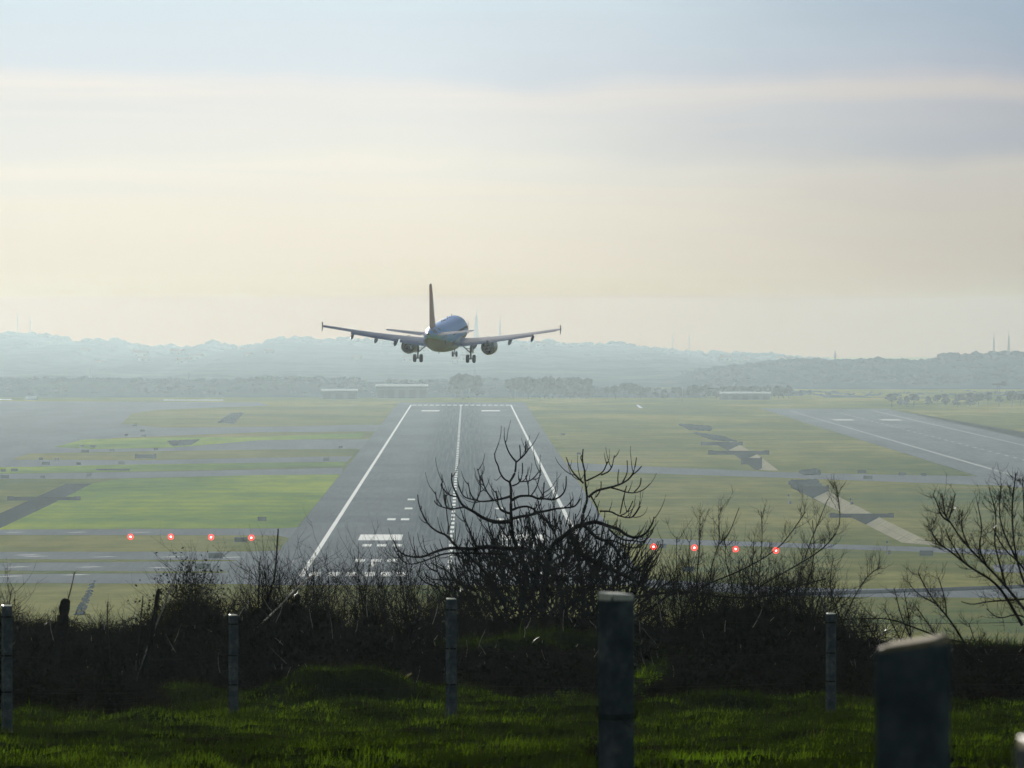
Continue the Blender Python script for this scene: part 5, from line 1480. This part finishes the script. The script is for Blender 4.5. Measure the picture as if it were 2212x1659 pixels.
def post_cap(o, w_, h, sl=0.0):
    # sunlit top painted lighter, slightly tilted, lower towards the viewer
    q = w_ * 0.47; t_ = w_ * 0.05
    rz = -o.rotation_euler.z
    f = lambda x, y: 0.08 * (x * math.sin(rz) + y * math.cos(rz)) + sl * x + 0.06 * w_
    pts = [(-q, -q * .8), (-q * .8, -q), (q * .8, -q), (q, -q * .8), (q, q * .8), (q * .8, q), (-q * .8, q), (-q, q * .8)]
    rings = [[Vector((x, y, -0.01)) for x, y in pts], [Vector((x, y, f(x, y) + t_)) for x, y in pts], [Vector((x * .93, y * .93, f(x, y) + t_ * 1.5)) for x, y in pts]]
    link('sunlit_top', bm_mesh('sunlit_top', loft(rings)), M_cap2 if sl else M_cap, o, (0, 0, h))
def wires(parent, pts_list, r_, name='wire', sag=0.02, barbs=False):
    for a, b in pts_list:
        a = Vector(a); b = Vector(b)
        path = [a.lerp(b, u) - Vector((0, 0, sag * 4 * u * (1 - u))) for u in np.linspace(0, 1, 9)]
        bm = bmesh.new(); add_tube(bm, path, r_, 5)
        if barbs:
            n = int((b - a).length / 0.12)
            for k in range(n):
                p = a.lerp(b, (k + .5) / n) - Vector((0, 0, sag * 4 * ((k + .5) / n) * (1 - (k + .5) / n)))
                add_tube(bm, [p + Vector((0, -0.012, -0.012)), p + Vector((0, 0.012, 0.012))], r_ * 0.8, 3, False)
        link(name, bm_mesh(name, bm), M_wire, parent)
# far fence: four concrete posts seen at the foot of the hedge
farf = thing('wire_fence', 'far wire fence of thin concrete posts running along the dark hedge', 'fence', (0, 0, 0))
FP = [(15, 1310, 108, .10, 'post at the left edge of the picture'), (504, 1330, 124, .10, 'dim post in front of the left shrubs'), (975, 1295, 118, .103, 'post standing before the grassy mound'), (1795, 1327, 121, .10, 'post at the right in front of the dark brambles')]
tops = []
for px, ty, d, w_, lab in FP:
    b = on(px, d); h = P(px, ty, d).z - b.z
    o = link('post', post_mesh(w_, h, 0.05, int(px)), M_post, farf, b, (0, 0, R(random.uniform(8, 25))))
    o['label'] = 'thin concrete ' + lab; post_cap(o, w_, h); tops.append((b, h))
    for fz in (0.92, 0.62, 0.34):       # wire ties round each post
        bm = bmesh.new(); add_tube(bm, [(b.x, b.y, b.z + h * fz - 0.008), (b.x, b.y, b.z + h * fz + 0.008)], w_ * 0.66, 10); link('wire_tie', bm_mesh('wire_tie', bm), M_wire, farf)
bL = on(-480, 100); bR = on(2650, 118)
seq = [(bL, 1.3)] + tops + [(bR, 1.3)]
for fz in (0.92, 0.62, 0.34):
    wires(farf, [(a[0] + Vector((0, -0.06, a[1] * fz)), b[0] + Vector((0, -0.06, b[1] * fz))) for a, b in zip(seq, seq[1:])], 0.0028, sag=0.05)
# sagging net between the two left posts
a, b = tops[0], tops[1]
v_, f_ = [], []
pp, rr = [], []
for k in range(12):
    fz = 0.05 + 0.72 * k / 11
    pa = a[0] + Vector((0, -0.07, a[1] * fz)); pb = b[0] + Vector((0, -0.07, b[1] * fz))
    q = [pa.lerp(pb, u) - Vector((0, 0.5 * math.sin(u * 3.14), (0.18 + 0.22 * fz) * 4 * u * (1 - u) * (0.4 + fz))) for u in np.linspace(0, 1, 12)]
    pp.append(q); rr.append([0.0016] * 12)
for j in range(1, 22):
    u = j / 22
    q = [np.array(pp[k][0]) * 0 + np.array([np.interp(u, np.linspace(0, 1, 12), [p[i] for p in pp[k]]) for i in range(3)]) for k in range(12)]
    rr.append([0.0014] * 12); pp.append(q)
v, f = tubes_np(np.array([[tuple(p) for p in q] for q in pp]), np.array(rr), 3)
link('sagging_mesh', mesh_np('sagging_mesh', v, f), M_wire, farf)

# near fence: two big blurred posts
nearf = thing('wire_fence', 'near fence with two big dark blurred concrete posts and a slack wire', 'fence', (0, 0, 0))
d1, d2, d3 = 34.0, 16.2, 12.0
tA = P(1331, 1290, d1); bA = Vector((tA.x, d1, float(hz(tA.x, d1))))
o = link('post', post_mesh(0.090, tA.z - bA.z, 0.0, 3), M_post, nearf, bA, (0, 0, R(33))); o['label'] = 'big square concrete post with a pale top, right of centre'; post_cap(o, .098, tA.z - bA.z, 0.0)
tB = P(1972, 1402, d2); bB = Vector((tB.x, d2, float(hz(tB.x, d2))))
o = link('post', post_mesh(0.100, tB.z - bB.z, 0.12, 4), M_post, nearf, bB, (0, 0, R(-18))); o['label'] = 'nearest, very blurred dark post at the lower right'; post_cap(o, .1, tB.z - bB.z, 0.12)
tC = P(2289, 1618, d3); bC = Vector((tC.x, d3, float(hz(tC.x, d3))))
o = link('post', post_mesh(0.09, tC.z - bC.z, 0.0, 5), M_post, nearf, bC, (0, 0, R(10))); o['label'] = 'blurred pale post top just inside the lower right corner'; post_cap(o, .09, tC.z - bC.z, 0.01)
for fz in (0.72, 0.45):
    zA, zB = bA.z + (tA.z - bA.z) * fz, bB.z + (tB.z - bB.z) * fz
    wires(nearf, [((bA.x, bA.y - .07, zA), (bB.x, bB.y - .07, zB)), ((-3.2, 52, float(hz(-3.2, 52)) + 1.0 * fz), (bA.x, bA.y - .07, zA)), ((bB.x, bB.y - .07, zB), (bC.x, bC.y - 0.06, bC.z + (tC.z - bC.z) * fz))], 0.0015, sag=0.03)
for bb, tt, w_ in ((bA, tA, .098), (bB, tB, .1)):
    zz_ = bb.z + (tt.z - bb.z) * 0.72
    bm = bmesh.new()
    for k in range(2): add_tube(bm, [(bb.x + math.cos(a_) * w_ * .72, bb.y + math.sin(a_) * w_ * .72, zz_ + 0.01 * k + 0.012 * math.sin(a_)) for a_ in np.linspace(0, 6.28, 13)], 0.0018, 5, False)
    link('wire_tie', bm_mesh('wire_tie', bm), M_wire, nearf)

# small yellow plant tag in front of the mound
c = on(886, 137)
t = thing('yellow_marker', 'small dull yellow marker with a bent tip in the dark hollow by the mound', 'marker', c)
bm = bmesh.new(); add_tube(bm, [(0, 0, 0), (0.01, 0, 0.16), (0.0, 0, 0.27)], [0.012, 0.010, 0.008], 6); link('stalk', bm_mesh('stalk', bm), M_bramble_leaf, t)
bm = bmesh.new(); add_tube(bm, [(-0.10, 0, 0.20), (-0.04, 0, 0.25), (0.02, 0, 0.29)], [0.008, 0.018, 0.010], 6); link('tip', bm_mesh('tip', bm), M_yellow, t)
c = on(1282, 92)
t = thing('grass_tussock', 'dark rounded tussock at the bottom edge left of the big post', 'plant', c)
_v = []
cc = rng.normal(0, 1, (900, 3)) * np.array([0.05, 0.05, 0.06]) + np.array([0, 0, 0.02])
link('tuft', leaf_mesh(cc, 0.01, 0.03, 5), M_bramble_leaf, t)

# ================================================================== HAZE
bm = bmesh.new()
add_box(bm, (0, 6600, 35), (7800, 13400, 82))
hz_o = link('haze', bm_mesh('haze', bm), None)
hm = bpy.data.materials.new('haze'); hm.use_nodes = True
tn = NT(hm.node_tree)
pv = tn.new('ShaderNodeVolumePrincipled')
pv.inputs['Color'].default_value = (0.64, 0.785, 0.84, 1)
pv.inputs['Density'].default_value = 0.000050
pv.inputs['Anisotropy'].default_value = 0.70
oo = tn.new('ShaderNodeOutputMaterial'); tn.l.new(pv.outputs[0], oo.inputs['Volume'])
hz_o.data.materials.append(hm)
tag(hz_o, 'pale blue haze lying over the whole airfield and hills', 'haze', kind='stuff')
